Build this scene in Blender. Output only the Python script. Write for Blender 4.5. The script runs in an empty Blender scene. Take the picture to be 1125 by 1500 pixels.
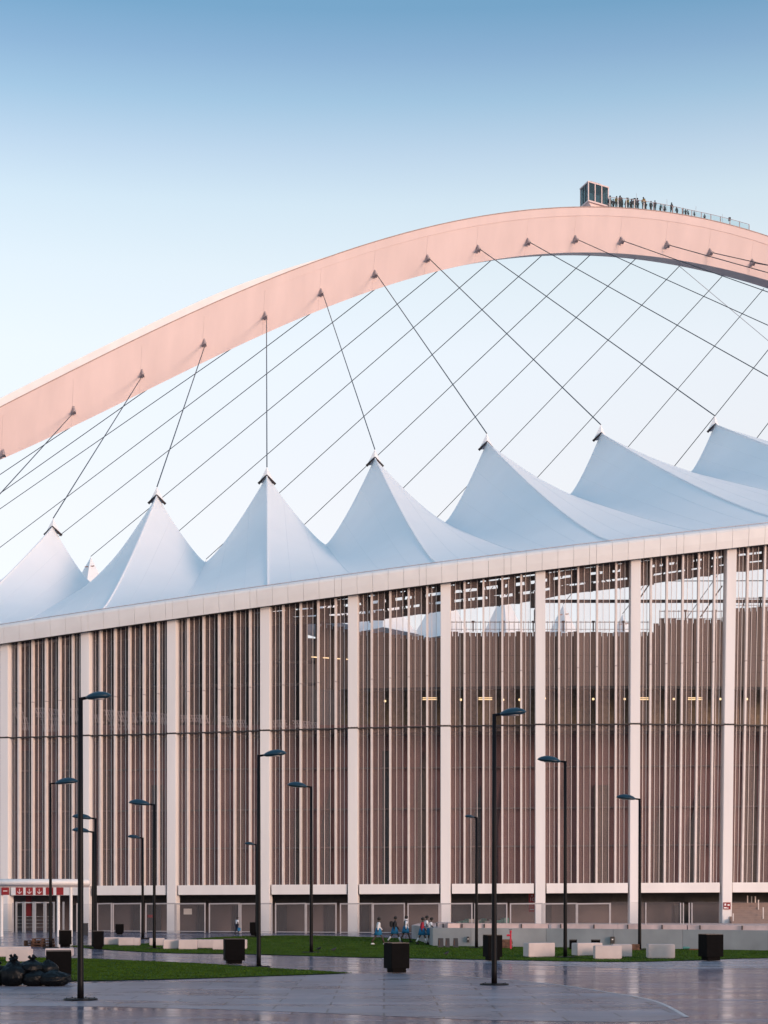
import bpy, bmesh, math, random
import numpy as np
from mathutils import Vector, Matrix, noise
random.seed(7)
R = math.radians
sc = bpy.context.scene
COL = sc.collection
# ------------------------------------------------------------------ camera
F, CX, HY, CZ = 2522.0, 562.5, 1310.0, 3.1        # focal length / centre / horizon in photo pixels, eye height
cam_d = bpy.data.cameras.new('camera'); cam = bpy.data.objects.new('camera', cam_d); COL.objects.link(cam)
cam.location = (0, 0, CZ); cam.rotation_euler = (R(90), 0, 0)
cam_d.sensor_fit = 'HORIZONTAL'; cam_d.sensor_width = 36; cam_d.lens = 36*F/1125
cam_d.shift_y = (HY-750)/1125; cam_d.clip_start = 1; cam_d.clip_end = 12000
sc.camera = cam
# ------------------------------------------------------------------ sky, sun, exposure
SUN_EL, SUN_AZ = R(9), R(136)                       # azimuth clockwise from +Y: behind the camera, to the right
w = bpy.data.worlds.new('World'); sc.world = w; w.use_nodes = True
nt = w.node_tree; nt.nodes.clear()
out = nt.nodes.new('ShaderNodeOutputWorld'); bg = nt.nodes.new('ShaderNodeBackground')
sky = nt.nodes.new('ShaderNodeTexSky'); sky.sky_type = 'NISHITA'; sky.sun_disc = False
sky.sun_elevation = SUN_EL; sky.sun_rotation = SUN_AZ; sky.air_density = 1.0; sky.dust_density = 0.6; sky.ozone_density = 1.5
tc = nt.nodes.new('ShaderNodeTexCoord'); sep = nt.nodes.new('ShaderNodeSeparateXYZ')
ramp = nt.nodes.new('ShaderNodeValToRGB'); mix = nt.nodes.new('ShaderNodeMix'); mix.data_type = 'RGBA'
nt.links.new(tc.outputs['Generated'], sep.inputs[0]); nt.links.new(sep.outputs['Z'], ramp.inputs[0])
# clear evening sky: pale haze low down, then blue, brightened again overhead to lift the roof tents, the same all the way round
E = ramp.color_ramp; E.interpolation = 'LINEAR'
stops = [(0.0, (.43, .46, .66)), (.05, (.46, .46, .62)), (.14, (.58, .47, .49)), (.213, (.66, .55, .505)), (.299, (.67, .63, .6)), (.339, (.613, .615, .582)), (.372, (.51, .558, .56)), (.395, (.383, .45, .505)),
         (.418, (.237, .347, .435)), (.438, (.145, .245, .36)), (.458, (.068, .185, .295)), (.6, (.13, .28, .42)), (1.0, (.18, .34, .49))]
while len(E.elements) < len(stops): E.elements.new(0.5)
for e, (p, c) in zip(E.elements, stops): e.position = p; e.color = (*c, 1)
gain = nt.nodes.new('ShaderNodeVectorMath'); gain.operation = 'SCALE'; gain.inputs['Scale'].default_value = 1/.12
nt.links.new(ramp.outputs[0], gain.inputs[0])
mix.inputs[0].default_value = 0.5
nt.links.new(sky.outputs[0], mix.inputs[6]); nt.links.new(gain.outputs[0], mix.inputs[7])
nt.links.new(mix.outputs[2], bg.inputs[0]); bg.inputs[1].default_value = 0.12
nt.links.new(bg.outputs[0], out.inputs[0])
sd = bpy.data.lights.new('sun', 'SUN'); sd.energy = 1.05; sd.angle = R(14); sd.color = (1.0, 0.68, 0.56)
sun = bpy.data.objects.new('sun', sd); COL.objects.link(sun)
sv = Vector((math.sin(SUN_AZ)*math.cos(SUN_EL), math.cos(SUN_AZ)*math.cos(SUN_EL), math.sin(SUN_EL)))
sun.rotation_euler = sv.to_track_quat('Z', 'Y').to_euler(); sun.location = (60, -60, 60)
sc.view_settings.view_transform = 'Standard'; sc.view_settings.look = 'None'
sc.view_settings.exposure = 1.0; sc.view_settings.gamma = 1.0
sc.render.engine = 'CYCLES'; sc.cycles.use_denoising = True
sc.cycles.transparent_max_bounces = 24; sc.cycles.max_bounces = 8

# ------------------------------------------------------------------ pixel -> place
def at(px, py, Y): return Vector(((px-CX)/F*Y, Y, CZ+(HY-py)/F*Y))
def xw(px, Y): return (px-CX)/F*Y
def zw(py, Y): return CZ+(HY-py)/F*Y
def sstep(a, b, x):
    t = min(1, max(0, (x-a)/(b-a))); return t*t*(3-2*t)
def gz(Y): return 0.42*sstep(98, 117, Y)            # the paving rises gently towards the building
def G(px, py):                                       # ground point under a pixel
    Y = F*CZ/(py-HY)
    for _ in range(12): Y = F*(CZ-gz(Y))/(py-HY)
    return Vector((xw(px, Y), Y, gz(Y)))

# ------------------------------------------------------------------ mesh helpers
class MB:
    def __init__(s): s.v = []; s.f = []
    def add(s, vs, fs):
        o = len(s.v); s.v += [tuple(v) for v in vs]; s.f += [tuple(i+o for i in f) for f in fs]; return s
    def box(s, c, sx, sy, sz, rz=0):                 # c = centre of the base
        ca, sa = math.cos(rz), math.sin(rz); vs = []
        for dz in (0, sz):
            for dx, dy in ((-1, -1), (1, -1), (1, 1), (-1, 1)):
                x, y = dx*sx/2, dy*sy/2; vs.append((c[0]+x*ca-y*sa, c[1]+x*sa+y*ca, c[2]+dz))
        return s.add(vs, HEX)
    def hexa(s, b, t): return s.add(list(b)+list(t), HEX)
    def bar(s, a, b, r, n=6, r2=None):
        a = Vector(a); b = Vector(b); d = (b-a).normalized(); r2 = r if r2 is None else r2
        u = d.orthogonal().normalized(); v = d.cross(u); vs = []
        for p, q in ((a, r), (b, r2)):
            for k in range(n):
                an = 2*math.pi*k/n; vs.append(p+u*math.cos(an)*q+v*math.sin(an)*q)
        fs = [(k, (k+1) % n, n+(k+1) % n, n+k) for k in range(n)]+[tuple(range(n))[::-1], tuple(range(n, 2*n))]
        return s.add(vs, fs)
    def lathe(s, c, prof, n=16, sx=1, sy=1):
        vs = []; m = len(prof)
        for r, z in prof:
            for k in range(n):
                an = 2*math.pi*k/n; vs.append((c[0]+r*sx*math.cos(an), c[1]+r*sy*math.sin(an), c[2]+z))
        fs = [(i*n+k, i*n+(k+1) % n, (i+1)*n+(k+1) % n, (i+1)*n+k) for i in range(m-1) for k in range(n)]
        fs += [tuple(range(n))[::-1], tuple(range((m-1)*n, m*n))]
        return s.add(vs, fs)
    def mesh(s, name='m', smooth=False):
        me = bpy.data.meshes.new(name); me.from_pydata(s.v, [], s.f)
        bm = bmesh.new(); bm.from_mesh(me); bmesh.ops.recalc_face_normals(bm, faces=bm.faces); bm.to_mesh(me); bm.free()
        if smooth:
            for p in me.polygons: p.use_smooth = True
        return me
HEX = [(0, 3, 2, 1), (4, 5, 6, 7), (0, 1, 5, 4), (1, 2, 6, 5), (2, 3, 7, 6), (3, 0, 4, 7)]

def obj(name, mb, m, parent=None, smooth=False, bevel=0):
    me = mb.mesh(name, smooth) if isinstance(mb, MB) else mb
    if bevel:
        bm = bmesh.new(); bm.from_mesh(me)
        bmesh.ops.bevel(bm, geom=[e for e in bm.edges], offset=bevel, segments=2, affect='EDGES', clamp_overlap=True); bm.to_mesh(me); bm.free()
    o = bpy.data.objects.new(name, me); COL.objects.link(o)
    if m is not None and not me.materials: me.materials.append(m)
    elif m is not None and me.materials[0] != m:
        o.material_slots[0].link = 'OBJECT'; o.material_slots[0].material = m
    if parent is not None: o.parent = parent; o.matrix_parent_inverse = Matrix() if parent.type == 'MESH' else Matrix.Translation(parent.location).inverted()
    return o
def local(name, mb, m, parent, **k):                # a part given in its thing's own coordinates
    o = obj(name, mb, m, None, **k); o.parent = parent; return o
def tag(o, label, cat, group=None):
    o['label'] = label; o['category'] = cat
    if group: o['group'] = group
    return o
def thing(name, label, cat, loc=(0, 0, 0), rz=0, group=None):
    o = bpy.data.objects.new(name, None); COL.objects.link(o); o.location = loc; o.rotation_euler = (0, 0, rz)
    o.empty_display_size = .2
    return tag(o, label, cat, group)
def struct(o): o['kind'] = 'structure'; return o

# ------------------------------------------------------------------ materials
def mat(name, c, rough=.6, var=.12, scale=3, bump=0, bscale=40, metal=0, stretch=(1, 1, 1), spec=.5, c2=None, emit=None):
    m = bpy.data.materials.new(name); m.use_nodes = True; n = m.node_tree.nodes; l = m.node_tree.links
    p = n['Principled BSDF']; p.inputs['Roughness'].default_value = rough; p.inputs['Metallic'].default_value = metal
    p.inputs['Specular IOR Level'].default_value = spec
    g = n.new('ShaderNodeNewGeometry'); mp = n.new('ShaderNodeMapping'); mp.inputs['Scale'].default_value = stretch
    l.new(g.outputs['Position'], mp.inputs[0])
    nz = n.new('ShaderNodeTexNoise'); nz.inputs['Scale'].default_value = scale; nz.inputs['Detail'].default_value = 5; l.new(mp.outputs[0], nz.inputs[0])
    cr = n.new('ShaderNodeValToRGB'); c2 = c2 or tuple(x*(1-2*var) for x in c)
    cr.color_ramp.elements[0].position = .3; cr.color_ramp.elements[1].position = .7
    cr.color_ramp.elements[0].color = (*c2, 1); cr.color_ramp.elements[1].color = (*[min(1, x*(1+var*.4)) for x in c], 1)
    l.new(nz.outputs[0], cr.inputs[0]); l.new(cr.outputs[0], p.inputs['Base Color'])
    if bump:
        nb = n.new('ShaderNodeTexNoise'); nb.inputs['Scale'].default_value = bscale; nb.inputs['Detail'].default_value = 4; l.new(mp.outputs[0], nb.inputs[0])
        b = n.new('ShaderNodeBump'); b.inputs['Strength'].default_value = bump; b.inputs['Distance'].default_value = .02
        l.new(nb.outputs[0], b.inputs['Height']); l.new(b.outputs[0], p.inputs['Normal'])
    if emit: p.inputs['Emission Color'].default_value = (*emit[0], 1); p.inputs['Emission Strength'].default_value = emit[1]
    return m
def mesh_mat(name, c, cover):                        # fine perforated sheet, holes far below a pixel
    m = bpy.data.materials.new(name); m.use_nodes = True; n = m.node_tree.nodes; l = m.node_tree.links
    p = n['Principled BSDF']; p.inputs['Base Color'].default_value = (*c, 1); p.inputs['Roughness'].default_value = .6
    t = n.new('ShaderNodeBsdfTransparent'); x = n.new('ShaderNodeMixShader'); o = n['Material Output']
    g = n.new('ShaderNodeNewGeometry'); nz = n.new('ShaderNodeTexNoise'); nz.inputs['Scale'].default_value = .8; l.new(g.outputs['Position'], nz.inputs[0])
    mr = n.new('ShaderNodeMapRange'); mr.inputs['To Min'].default_value = cover*.8; mr.inputs['To Max'].default_value = cover*1.2
    l.new(nz.outputs[0], mr.inputs[0]); l.new(mr.outputs[0], x.inputs[0])
    l.new(t.outputs[0], x.inputs[1]); l.new(p.outputs[0], x.inputs[2]); l.new(x.outputs[0], o.inputs[0]); return m
def glass_mat(name, tint, cover):
    m = bpy.data.materials.new(name); m.use_nodes = True; n = m.node_tree.nodes; l = m.node_tree.links
    p = n['Principled BSDF']; p.inputs['Base Color'].default_value = (*tint, 1); p.inputs['Roughness'].default_value = .05
    t = n.new('ShaderNodeBsdfTransparent'); t.inputs[0].default_value = (.8, .9, .92, 1); x = n.new('ShaderNodeMixShader'); x.inputs[0].default_value = cover
    l.new(t.outputs[0], x.inputs[1]); l.new(p.outputs[0], x.inputs[2]); l.new(x.outputs[0], n['Material Output'].inputs[0]); return m
def membrane_mat():
    m = mat('coated_fabric', (.965, .965, .965), .42, .015, .25, spec=.7); n = m.node_tree.nodes; l = m.node_tree.links
    t = n.new('ShaderNodeBsdfTranslucent'); t.inputs[0].default_value = (.92, .93, .95, 1); x = n.new('ShaderNodeMixShader'); x.inputs[0].default_value = .06
    l.new(n['Principled BSDF'].outputs[0], x.inputs[1]); l.new(t.outputs[0], x.inputs[2]); l.new(x.outputs[0], n['Material Output'].inputs[0]); return m
def plaza_mat(name, c, r0, r1, slab):
    m = bpy.data.materials.new(name); m.use_nodes = True; n = m.node_tree.nodes; l = m.node_tree.links
    p = n['Principled BSDF']; p.inputs['Specular IOR Level'].default_value = .14; g = n.new('ShaderNodeNewGeometry')
    br = n.new('ShaderNodeTexBrick'); br.inputs['Scale'].default_value = 1; br.inputs['Brick Width'].default_value = slab*2; br.inputs['Row Height'].default_value = slab
    br.inputs['Mortar Size'].default_value = .03; br.inputs['Color1'].default_value = (*c, 1); br.inputs['Color2'].default_value = (*[x*.72 for x in c], 1)
    br.inputs['Mortar'].default_value = (*[x*.35 for x in c], 1); l.new(g.outputs['Position'], br.inputs[0])
    mp = n.new('ShaderNodeMapping'); mp.inputs['Scale'].default_value = (.16, .42, 1); l.new(g.outputs['Position'], mp.inputs[0])
    nz = n.new('ShaderNodeTexNoise'); nz.inputs['Scale'].default_value = 1.5; nz.inputs['Detail'].default_value = 7; nz.inputs['Roughness'].default_value = .62; l.new(mp.outputs[0], nz.inputs[0])
    mr = n.new('ShaderNodeMapRange'); mr.inputs['From Min'].default_value = .3; mr.inputs['From Max'].default_value = .7
    mr.inputs['To Min'].default_value = r0; mr.inputs['To Max'].default_value = r1; l.new(nz.outputs[0], mr.inputs[0]); l.new(mr.outputs[0], p.inputs['Roughness'])
    mx = n.new('ShaderNodeMix'); mx.data_type = 'RGBA'; mx.blend_type = 'MULTIPLY'; mx.inputs[0].default_value = .7
    cr = n.new('ShaderNodeValToRGB'); cr.color_ramp.elements[0].color = (.42, .40, .43, 1); cr.color_ramp.elements[0].position = .3; cr.color_ramp.elements[1].position = .7
    l.new(nz.outputs[0], cr.inputs[0]); l.new(br.outputs[0], mx.inputs[6]); l.new(cr.outputs[0], mx.inputs[7]); l.new(mx.outputs[2], p.inputs['Base Color'])
    n2 = n.new('ShaderNodeTexNoise'); n2.inputs['Scale'].default_value = .9; n2.inputs['Detail'].default_value = 3; m2 = n.new('ShaderNodeMapping'); m2.inputs['Scale'].default_value = (.35, 1.3, 1); l.new(g.outputs['Position'], m2.inputs[0]); l.new(m2.outputs[0], n2.inputs[0])
    b = n.new('ShaderNodeBump'); b.inputs['Strength'].default_value = .5; b.inputs['Distance'].default_value = .008
    l.new(n2.outputs[0], b.inputs['Height']); l.new(b.outputs[0], p.inputs['Normal'])
    return m
M = dict(
    concrete=mat('painted_concrete', (.86, .81, .79), .7, .05, .6, .15, 12, stretch=(1, 1, .12)),
    fin=mat('cream_metal', (.80, .71, .67), .5, .05, 2),
    fascia=mat('fascia_metal', (.85, .81, .785), .45, .04, .7),
    dark=mat('dark_steel', (.035, .03, .032), .5, .1),
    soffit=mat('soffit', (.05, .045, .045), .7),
    truss=mat('brown_steel', (.085, .06, .055), .6, .15),
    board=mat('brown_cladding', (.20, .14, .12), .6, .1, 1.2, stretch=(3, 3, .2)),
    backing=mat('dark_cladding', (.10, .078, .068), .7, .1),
    ochre=mat('ochre_wall', (.22, .16, .10), .7, .2),
    mauve=mat('mauve_wall', (.18, .09, .09), .7, .25, .35, c2=(.13, .06, .062)),
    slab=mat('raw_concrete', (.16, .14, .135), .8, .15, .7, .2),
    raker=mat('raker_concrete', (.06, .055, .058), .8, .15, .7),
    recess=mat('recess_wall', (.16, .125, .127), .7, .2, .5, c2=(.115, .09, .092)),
    door=mat('dark_door', (.035, .035, .042), .5),
    tube=mat('lamp_tube', (.9, .8, .6), .4, emit=((1, .66, .34), .75)),
    mesh=mesh_mat('perforated_sheet', (.60, .44, .41), .18),
    fmesh=mesh_mat('fence_mesh', (.34, .30, .31), .17),
    arch=mat('arch_sunset_tint', (.80, .625, .60), .5, .04, .45, .05, 3, stretch=(1, 1, .12)),  # arch is white; pink of the low sun is put into the colour
    archd=mat('arch_trim', (.45, .30, .26), .6),
    cable=mat('cable_steel', (.07, .075, .09), .45, metal=.3),
    bracket=mat('bracket_steel', (.44, .36, .36), .5),
    seat=mat('seat_frame_paint', (.36, .30, .30), .6), mesh2=mesh_mat('open_sheet', (.5, .4, .38), .055),
    membrane=membrane_mat(), seam=mat('seam_fabric', (.84, .85, .87), .5, .02),
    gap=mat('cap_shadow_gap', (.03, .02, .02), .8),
    lamp=mat('lamp_post_paint', (.005, .0045, .006), .5, .1, spec=.15), head=mat('teal_lamp_shell', (.005, .03, .055), .35, .1, 6),
    planter=mat('planter_steel', (.0035, .003, .0035), .75, .2, 4, spec=.08), soil=mat('soil', (.03, .022, .015), .9),
    bench=mat('white_concrete', (.62, .52, .51), .75, .06, 2, .2, 30),
    wall=mat('grey_concrete', (.34, .35, .37), .75, .13, .5, .2, 14), coping=mat('pink_stone', (.66, .50, .47), .7, .1, 2),
    stair=mat('stair_stone', (.27, .18, .145), .75, .1, 2),
    fence=mat('galvanised_steel', (.42, .39, .40), .45, .06),
    white=mat('white_paint', (.82, .78, .76), .5, .03), red=mat('red_sign', (.27, .008, .012), .45, .08), hydr=mat('red_pipe', (.55, .02, .05), .4),
    bag=mat('black_plastic_bag', (.003, .004, .006), .42, .2, 5, 1.0, 7, spec=.16), wood=mat('pallet_wood', (.16, .075, .045), .8, .3, 6),
    grass=mat('grass', (.052, .10, .008), .9, .25, .8, .5, 60, c2=(.03, .06, .005), spec=.1),
    hair=mat('hair', (.008, .007, .007), .7), skin=mat('skin', (.06, .032, .022), .55),
    glass=glass_mat('cabin_glass', (.03, .08, .11), .42), pane=glass_mat('rail_glass', (.3, .38, .4), .1),
    teal=mat('teal_plastic', (.06, .22, .21), .5), bird=mat('bird_feathers', (.012, .012, .014), .6),
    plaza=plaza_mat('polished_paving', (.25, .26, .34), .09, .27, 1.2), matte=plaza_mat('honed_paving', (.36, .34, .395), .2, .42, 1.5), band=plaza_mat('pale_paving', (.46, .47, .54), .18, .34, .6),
    line=mat('pale_kerb', (.55, .53, .55), .4),
)
def cloth(name, c): 
    if name not in M: M[name] = mat(name, c, .8, .12, 9)
    return M[name]

# ------------------------------------------------------------------ ground, paving, lawns
mb = MB(); ys = [-3000, -300, 0, 30, 60, 90]+[98+i for i in range(0, 21)]+[130, 200, 400, 1200, 6000]; xs = [-5000, -400, -100, -50, -25, 0, 25, 50, 100, 400, 5000]
mb.add([(x, y, gz(y)) for y in ys for x in xs], [(j*len(xs)+i, j*len(xs)+i+1, (j+1)*len(xs)+i+1, (j+1)*len(xs)+i) for j in range(len(ys)-1) for i in range(len(xs)-1)])
struct(obj('ground', mb, M['plaza'], smooth=True))
def sheet(pts, lift):
    """polygon of ground points as a sheet that follows the ground"""
    bm = bmesh.new(); vs = [bm.verts.new((p.x, p.y, 0)) for p in pts]; bm.faces.new(vs)
    bmesh.ops.triangulate(bm, faces=bm.faces)
    for Y in range(97, 120, 2):
        bmesh.ops.bisect_plane(bm, geom=list(bm.verts)+list(bm.edges)+list(bm.faces), plane_co=(0, Y, 0), plane_no=(0, 1, 0))
    for v in bm.verts: v.co.z = gz(v.co.y)+lift
    bmesh.ops.recalc_face_normals(bm, faces=bm.faces)
    for f in bm.faces:
        if f.normal.z < 0: f.normal_flip()
    me = bpy.data.meshes.new('sheet'); bm.to_mesh(me); bm.free(); return me
def smoothline(p, n=6):
    q = []
    for i in range(len(p)-1):
        a, b = p[max(0, i-1)], p[i]; c, d = p[i+1], p[min(len(p)-1, i+2)]
        for k in range(n):
            t = k/n; q.append(tuple(.5*((2*b[j])+(-a[j]+c[j])*t+(2*a[j]-5*b[j]+4*c[j]-d[j])*t*t+(-a[j]+3*b[j]-3*c[j]+d[j])*t**3) for j in (0, 1)))
    return q+[p[-1]]
edge = smoothline([(-420, 1441), (0, 1442), (200, 1438), (400, 1430), (560, 1427), (680, 1431), (800, 1441), (885, 1453), (960, 1467), (1006, 1490)])
low = smoothline([(1006, 1490), (930, 1497), (700, 1494), (420, 1482), (200, 1476), (0, 1474), (-420, 1478)])
struct(obj('honed_path', sheet([G(*p) for p in edge+low[1:]], .004), M['matte']))
mb = MB()
ep = [G(*p) for p in edge if p[0] > 530]
for a, b in zip(ep, ep[1:]):
    d = (b-a).normalized(); n_ = Vector((-d.y, d.x, 0))*.06; z = Vector((0, 0, .009))
    mb.add([a-n_+z, b-n_+z, b+n_+z, a+n_+z], [(0, 1, 2, 3)])
struct(obj('path_edge_strip', mb, M['line']))
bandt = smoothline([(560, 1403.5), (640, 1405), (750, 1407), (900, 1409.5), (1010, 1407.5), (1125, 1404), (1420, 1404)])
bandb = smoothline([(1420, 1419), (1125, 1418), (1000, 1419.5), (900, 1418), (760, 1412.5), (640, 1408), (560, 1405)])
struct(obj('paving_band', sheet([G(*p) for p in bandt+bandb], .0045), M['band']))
front_lawn = smoothline([(517, 1426), (400, 1419), (300, 1412.5), (200, 1408), (108, 1404.5), (0, 1403), (-350, 1402)])+smoothline([(-350, 1440), (100, 1437.5), (200, 1436), (300, 1433.5), (420, 1429.5), (517, 1426)])[:-1]
back_lawn = smoothline([(96, 1386), (200, 1384), (330, 1380), (440, 1379), (560, 1380.5), (640, 1382), (780, 1383), (1000, 1386), (1125, 1389), (1420, 1392)])+smoothline([(1420, 1404), (1125, 1404), (1010, 1407.5), (900, 1409.5), (750, 1407), (640, 1405), (500, 1402), (360, 1398), (250, 1396.5), (150, 1391), (96, 1386)])[:-1]
def inside(p, poly):
    c = False; j = len(poly)-1
    for i in range(len(poly)):
        a, b = poly[i], poly[j]
        if (a.y > p[1]) != (b.y > p[1]) and p[0] < (b.x-a.x)*(p[1]-a.y)/(b.y-a.y)+a.x: c = not c
        j = i
    return c
blades = MB()
for nm, lawn in (('lawn', front_lawn), ('lawn', back_lawn)):
    P = [G(*p) for p in lawn]
    struct(obj(nm, sheet(P, .03), M['grass']))
    x0, x1 = max(-45, min(p.x for p in P)), min(45, max(p.x for p in P)); y0, y1 = min(p.y for p in P), max(p.y for p in P); k = 0; tries = 0
    while k < 60000 and tries < 200000:
        tries += 1
        x, y = random.uniform(x0, x1), random.uniform(y0, y1)
        if not inside((x, y), P): continue
        k += 1; a = random.uniform(0, 6.28); h = random.uniform(.02, .045); r = .03; z = gz(y)+.025
        blades.add([(x-r*math.cos(a), y-r*math.sin(a), z), (x+r*math.cos(a), y+r*math.sin(a), z), (x+random.uniform(-.04, .04), y+random.uniform(-.04, .04), z+h)], [(0, 1, 2)])
me = bpy.data.meshes.new('grass_blades'); me.from_pydata(blades.v, [], blades.f)
g_ = obj('grass_blades', me, M['grass']); g_['kind'] = 'stuff'; tag(g_, 'short mown green grass blades covering the two lawns', 'grass')

# ------------------------------------------------------------------ the stadium: facade geometry
def Yf(x): return 118+1.13e-5*(x-850)**2
def facade_frame(x):
    Y = Yf(x); dY = 2*1.13e-5*(x-850); t = Vector((Y/F+(x-CX)/F*dY, dY, 0)).normalized()
    return t, Vector((t.y, -t.x, 0))                 # tangent (to the right), outward normal
LEANX = [-500, 10, 789, 930, 1070, 1208, 1700]; LEAN = [0, 0, 0, 2, 8, 14, 30]
JX = [-400, -106, 10, 128, 254, 390, 518, 653, 791, 928, 1062, 1206, 1500]; JY = [1092, 1084, 1081, 1078, 1075, 1070.5, 1067, 1064, 1062, 1061, 1062, 1064, 1070]
fb = np.polyfit([10, 128, 254, 389, 517, 651, 789, 930, 1070], [943, 926, 907, 889, 871, 853, 836, 819, 801], 2)
def fas_y(x): return float(np.polyval(fb, x))
ZB = lambda x: zw(np.interp(x, [0, 150, 600, 1000, 1125], [1298, 1297.5, 1295, 1293, 1292.5]), Yf(x))   # top of ground beam
def zj(x): return zw(float(np.interp(x, JX, JY)), Yf(x))
def zt(x): return zw(fas_y(x), Yf(x)-.9)
def FP(x, z, off=0.0, side=0.0):
    """point on the facade: x = pixel column at its foot, off = metres outward, side = metres along"""
    t, n = facade_frame(x); Y = Yf(x); l = float(np.interp(x, LEANX, LEAN)); zb = ZB(x)
    fr = max(0, (z-zb)/(zt(x)-zb)); p = Vector((xw(x+l*fr, Y), Y, z))
    return p+n*off+t*side
def post(mb, x, z0, z1, w_, o0, o1):
    b = [FP(x, z0, o0, -w_/2), FP(x, z0, o0, w_/2), FP(x, z0, o1, w_/2), FP(x, z0, o1, -w_/2)]
    t = [FP(x, z1, o0, -w_/2), FP(x, z1, o0, w_/2), FP(x, z1, o1, w_/2), FP(x, z1, o1, -w_/2)]
    return mb.hexa(b, t)
def span(mb, xa, xb, za0, za1, zb0, zb1, o0, o1, n=1, f=None):
    """a band along the facade between two pixel columns, from offset o0 to o1"""
    for k in range(n):
        a, b = xa+(xb-xa)*k/n, xa+(xb-xa)*(k+1)/n; l0, l1 = za0+(zb0-za0)*k/n, za0+(zb0-za0)*(k+1)/n; h0, h1 = za1+(zb1-za1)*k/n, za1+(zb1-za1)*(k+1)/n
        mb.hexa([FP(a, l0, o0), FP(b, l1, o0), FP(b, l1, o1), FP(a, l0, o1)], [FP(a, h0, o0), FP(b, h1, o0), FP(b, h1, o1), FP(a, h0, o1)])
    return mb
stadium = thing('stadium', 'cream stadium facade with tall columns and brown perforated bays', 'stadium', (0, 124, 0))
S = lambda name, mb, m, **k: obj(name, mb, M[m], stadium, **k)
CXS = [-106, 10, 128, 254, 390, 518, 653, 791, 928, 1062, 1206]
NTH = [5, 5, 5, 5, 4, 4, 4, 4, 5, 5]
CW = .68
for x in CXS:
    J = zj(x)
    S('column', post(MB(), x, -.2, J-.05, CW, -.4, .4), 'concrete', bevel=.02)
    u = S('column', post(MB(), x, J+.05, zt(x)+.3, CW, -.4, .4), 'concrete', bevel=.02)
    g = MB()
    for s_ in (-.28, -.08, .14, .3): g.box(FP(x, J-.05, .38, s_), .12, .1, .1)
    obj('joint_block', g, M['dark'], u)
    obj('joint_gasket', post(MB(), x, J-.06, J+.06, CW-.3, -.42, .3), M['dark'], u)
for i in range(len(CXS)-1):
    xa, xb = CXS[i], CXS[i+1]; e = 9.2
    a, b = xa+e, xb-e
    za, zb_ = ZB(a), ZB(b)
    S('ground_beam', span(MB(), a, b, za-.68, za, zb_-.68, zb_, -.3, .30), 'concrete', bevel=.015)
    S('joint_rail', span(MB(), a, b, zj(a)-.035, zj(a)+.03, zj(b)-.035, zj(b)+.03, -.12, .26), 'dark')
    n = NTH[i]; xsn = [xa+(xb-xa)*(k+1)/(n+1) for k in range(n)]
    for x in xsn:
        J = zj(x)
        lo = S('mullion', post(MB(), x, ZB(x)+.003, J-.06, .13, -.06, .24), 'fin')
        up = S('mullion', post(MB(), x, J+.05, zt(x)+.1, .13, -.06, .24), 'fin')
        zc = J+(zt(x)-J)*.36
        obj('mullion_clamp', post(MB(), x, zc, zc+.05, .145, -.04, .25), M['bracket'], up)
    ed = [xa+7.5]+xsn+[xb-7.5]
    for c, d in zip(ed, ed[1:]):
        m_ = c+(d-c)*(.70+random.uniform(-.03, .03))    # the sheet stops short, an open slot remains before the next mullion
        for k in (1, 2):
            x = c+(d-c)*k/3
            S('rod', post(MB(), x, ZB(x)+.003, zt(x)+.1, .03, -.05, .0), 'fin')
        S('slot_mesh', MB().add([FP(m_, ZB(m_), -.075), FP(d, ZB(d), -.075), FP(d, zt(d), -.075), FP(m_, zt(m_), -.075)], [(0, 1, 2, 3)]), 'mesh2')
        S('mesh_panel', MB().add([FP(c, ZB(c), -.07), FP(m_, ZB(m_), -.07), FP(m_, zj(m_), -.07), FP(c, zj(c), -.07)], [(0, 1, 2, 3)]), 'mesh')
        S('mesh_panel', MB().add([FP(c, zj(c), -.07), FP(m_, zj(m_), -.07), FP(m_, zt(m_), -.07), FP(c, zt(c), -.07)], [(0, 1, 2, 3)]), 'mesh')
# interior behind the mesh -------------------------------------------------
def PY(x, y, dY):                                     # z for a pixel row seen dY metres behind the facade
    return zw(y, Yf(x)+dY)
def wallpiece(mb, xa, xb, ya0, ya1, yb0, yb1, d0, d1):
    """upright slab between pixel columns; rows given as (bottom, top) at each end, d = metres behind the facade"""
    q = []
    for d in (d0, d1):
        for x, y in ((xa, ya0), (xb, yb0), (xb, yb1), (xa, ya1)):
            Y = Yf(x)+d0; z = zw(y, Y); q.append((xw(x, Yf(x)+d0)*(1), Yf(x)+d, z))
    return mb.add(q, [(0, 1, 2, 3), (7, 6, 5, 4), (0, 4, 5, 1), (1, 5, 6, 2), (2, 6, 7, 3), (3, 7, 4, 0)])
def walltop(x):
    return float(np.interp(x, [455, 500, 520, 648, 655, 953, 966, 1060, 1076, 1400], [908, 919, 924, 934, 926, 926, 907, 907, 890, 886]))
x = 462.0
while x < 1290:
    wd = 8.4; t0 = walltop(x+4)+random.uniform(-1.3, 1.3)
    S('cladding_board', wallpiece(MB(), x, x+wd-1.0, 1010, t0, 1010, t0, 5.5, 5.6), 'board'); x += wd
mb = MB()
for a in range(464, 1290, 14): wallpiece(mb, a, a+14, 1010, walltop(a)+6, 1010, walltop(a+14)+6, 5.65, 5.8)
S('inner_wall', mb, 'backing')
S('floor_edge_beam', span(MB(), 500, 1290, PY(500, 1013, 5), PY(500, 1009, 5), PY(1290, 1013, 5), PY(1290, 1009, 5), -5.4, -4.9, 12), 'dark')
for y in (960, 985):
    mb = MB()
    for a in range(464, 1290, 28): wallpiece(mb, a, a+28, y+.5, y, y+.5, y, 5.46, 5.49)
    S('cladding_joint', mb, 'backing')
mb = MB()
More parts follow.
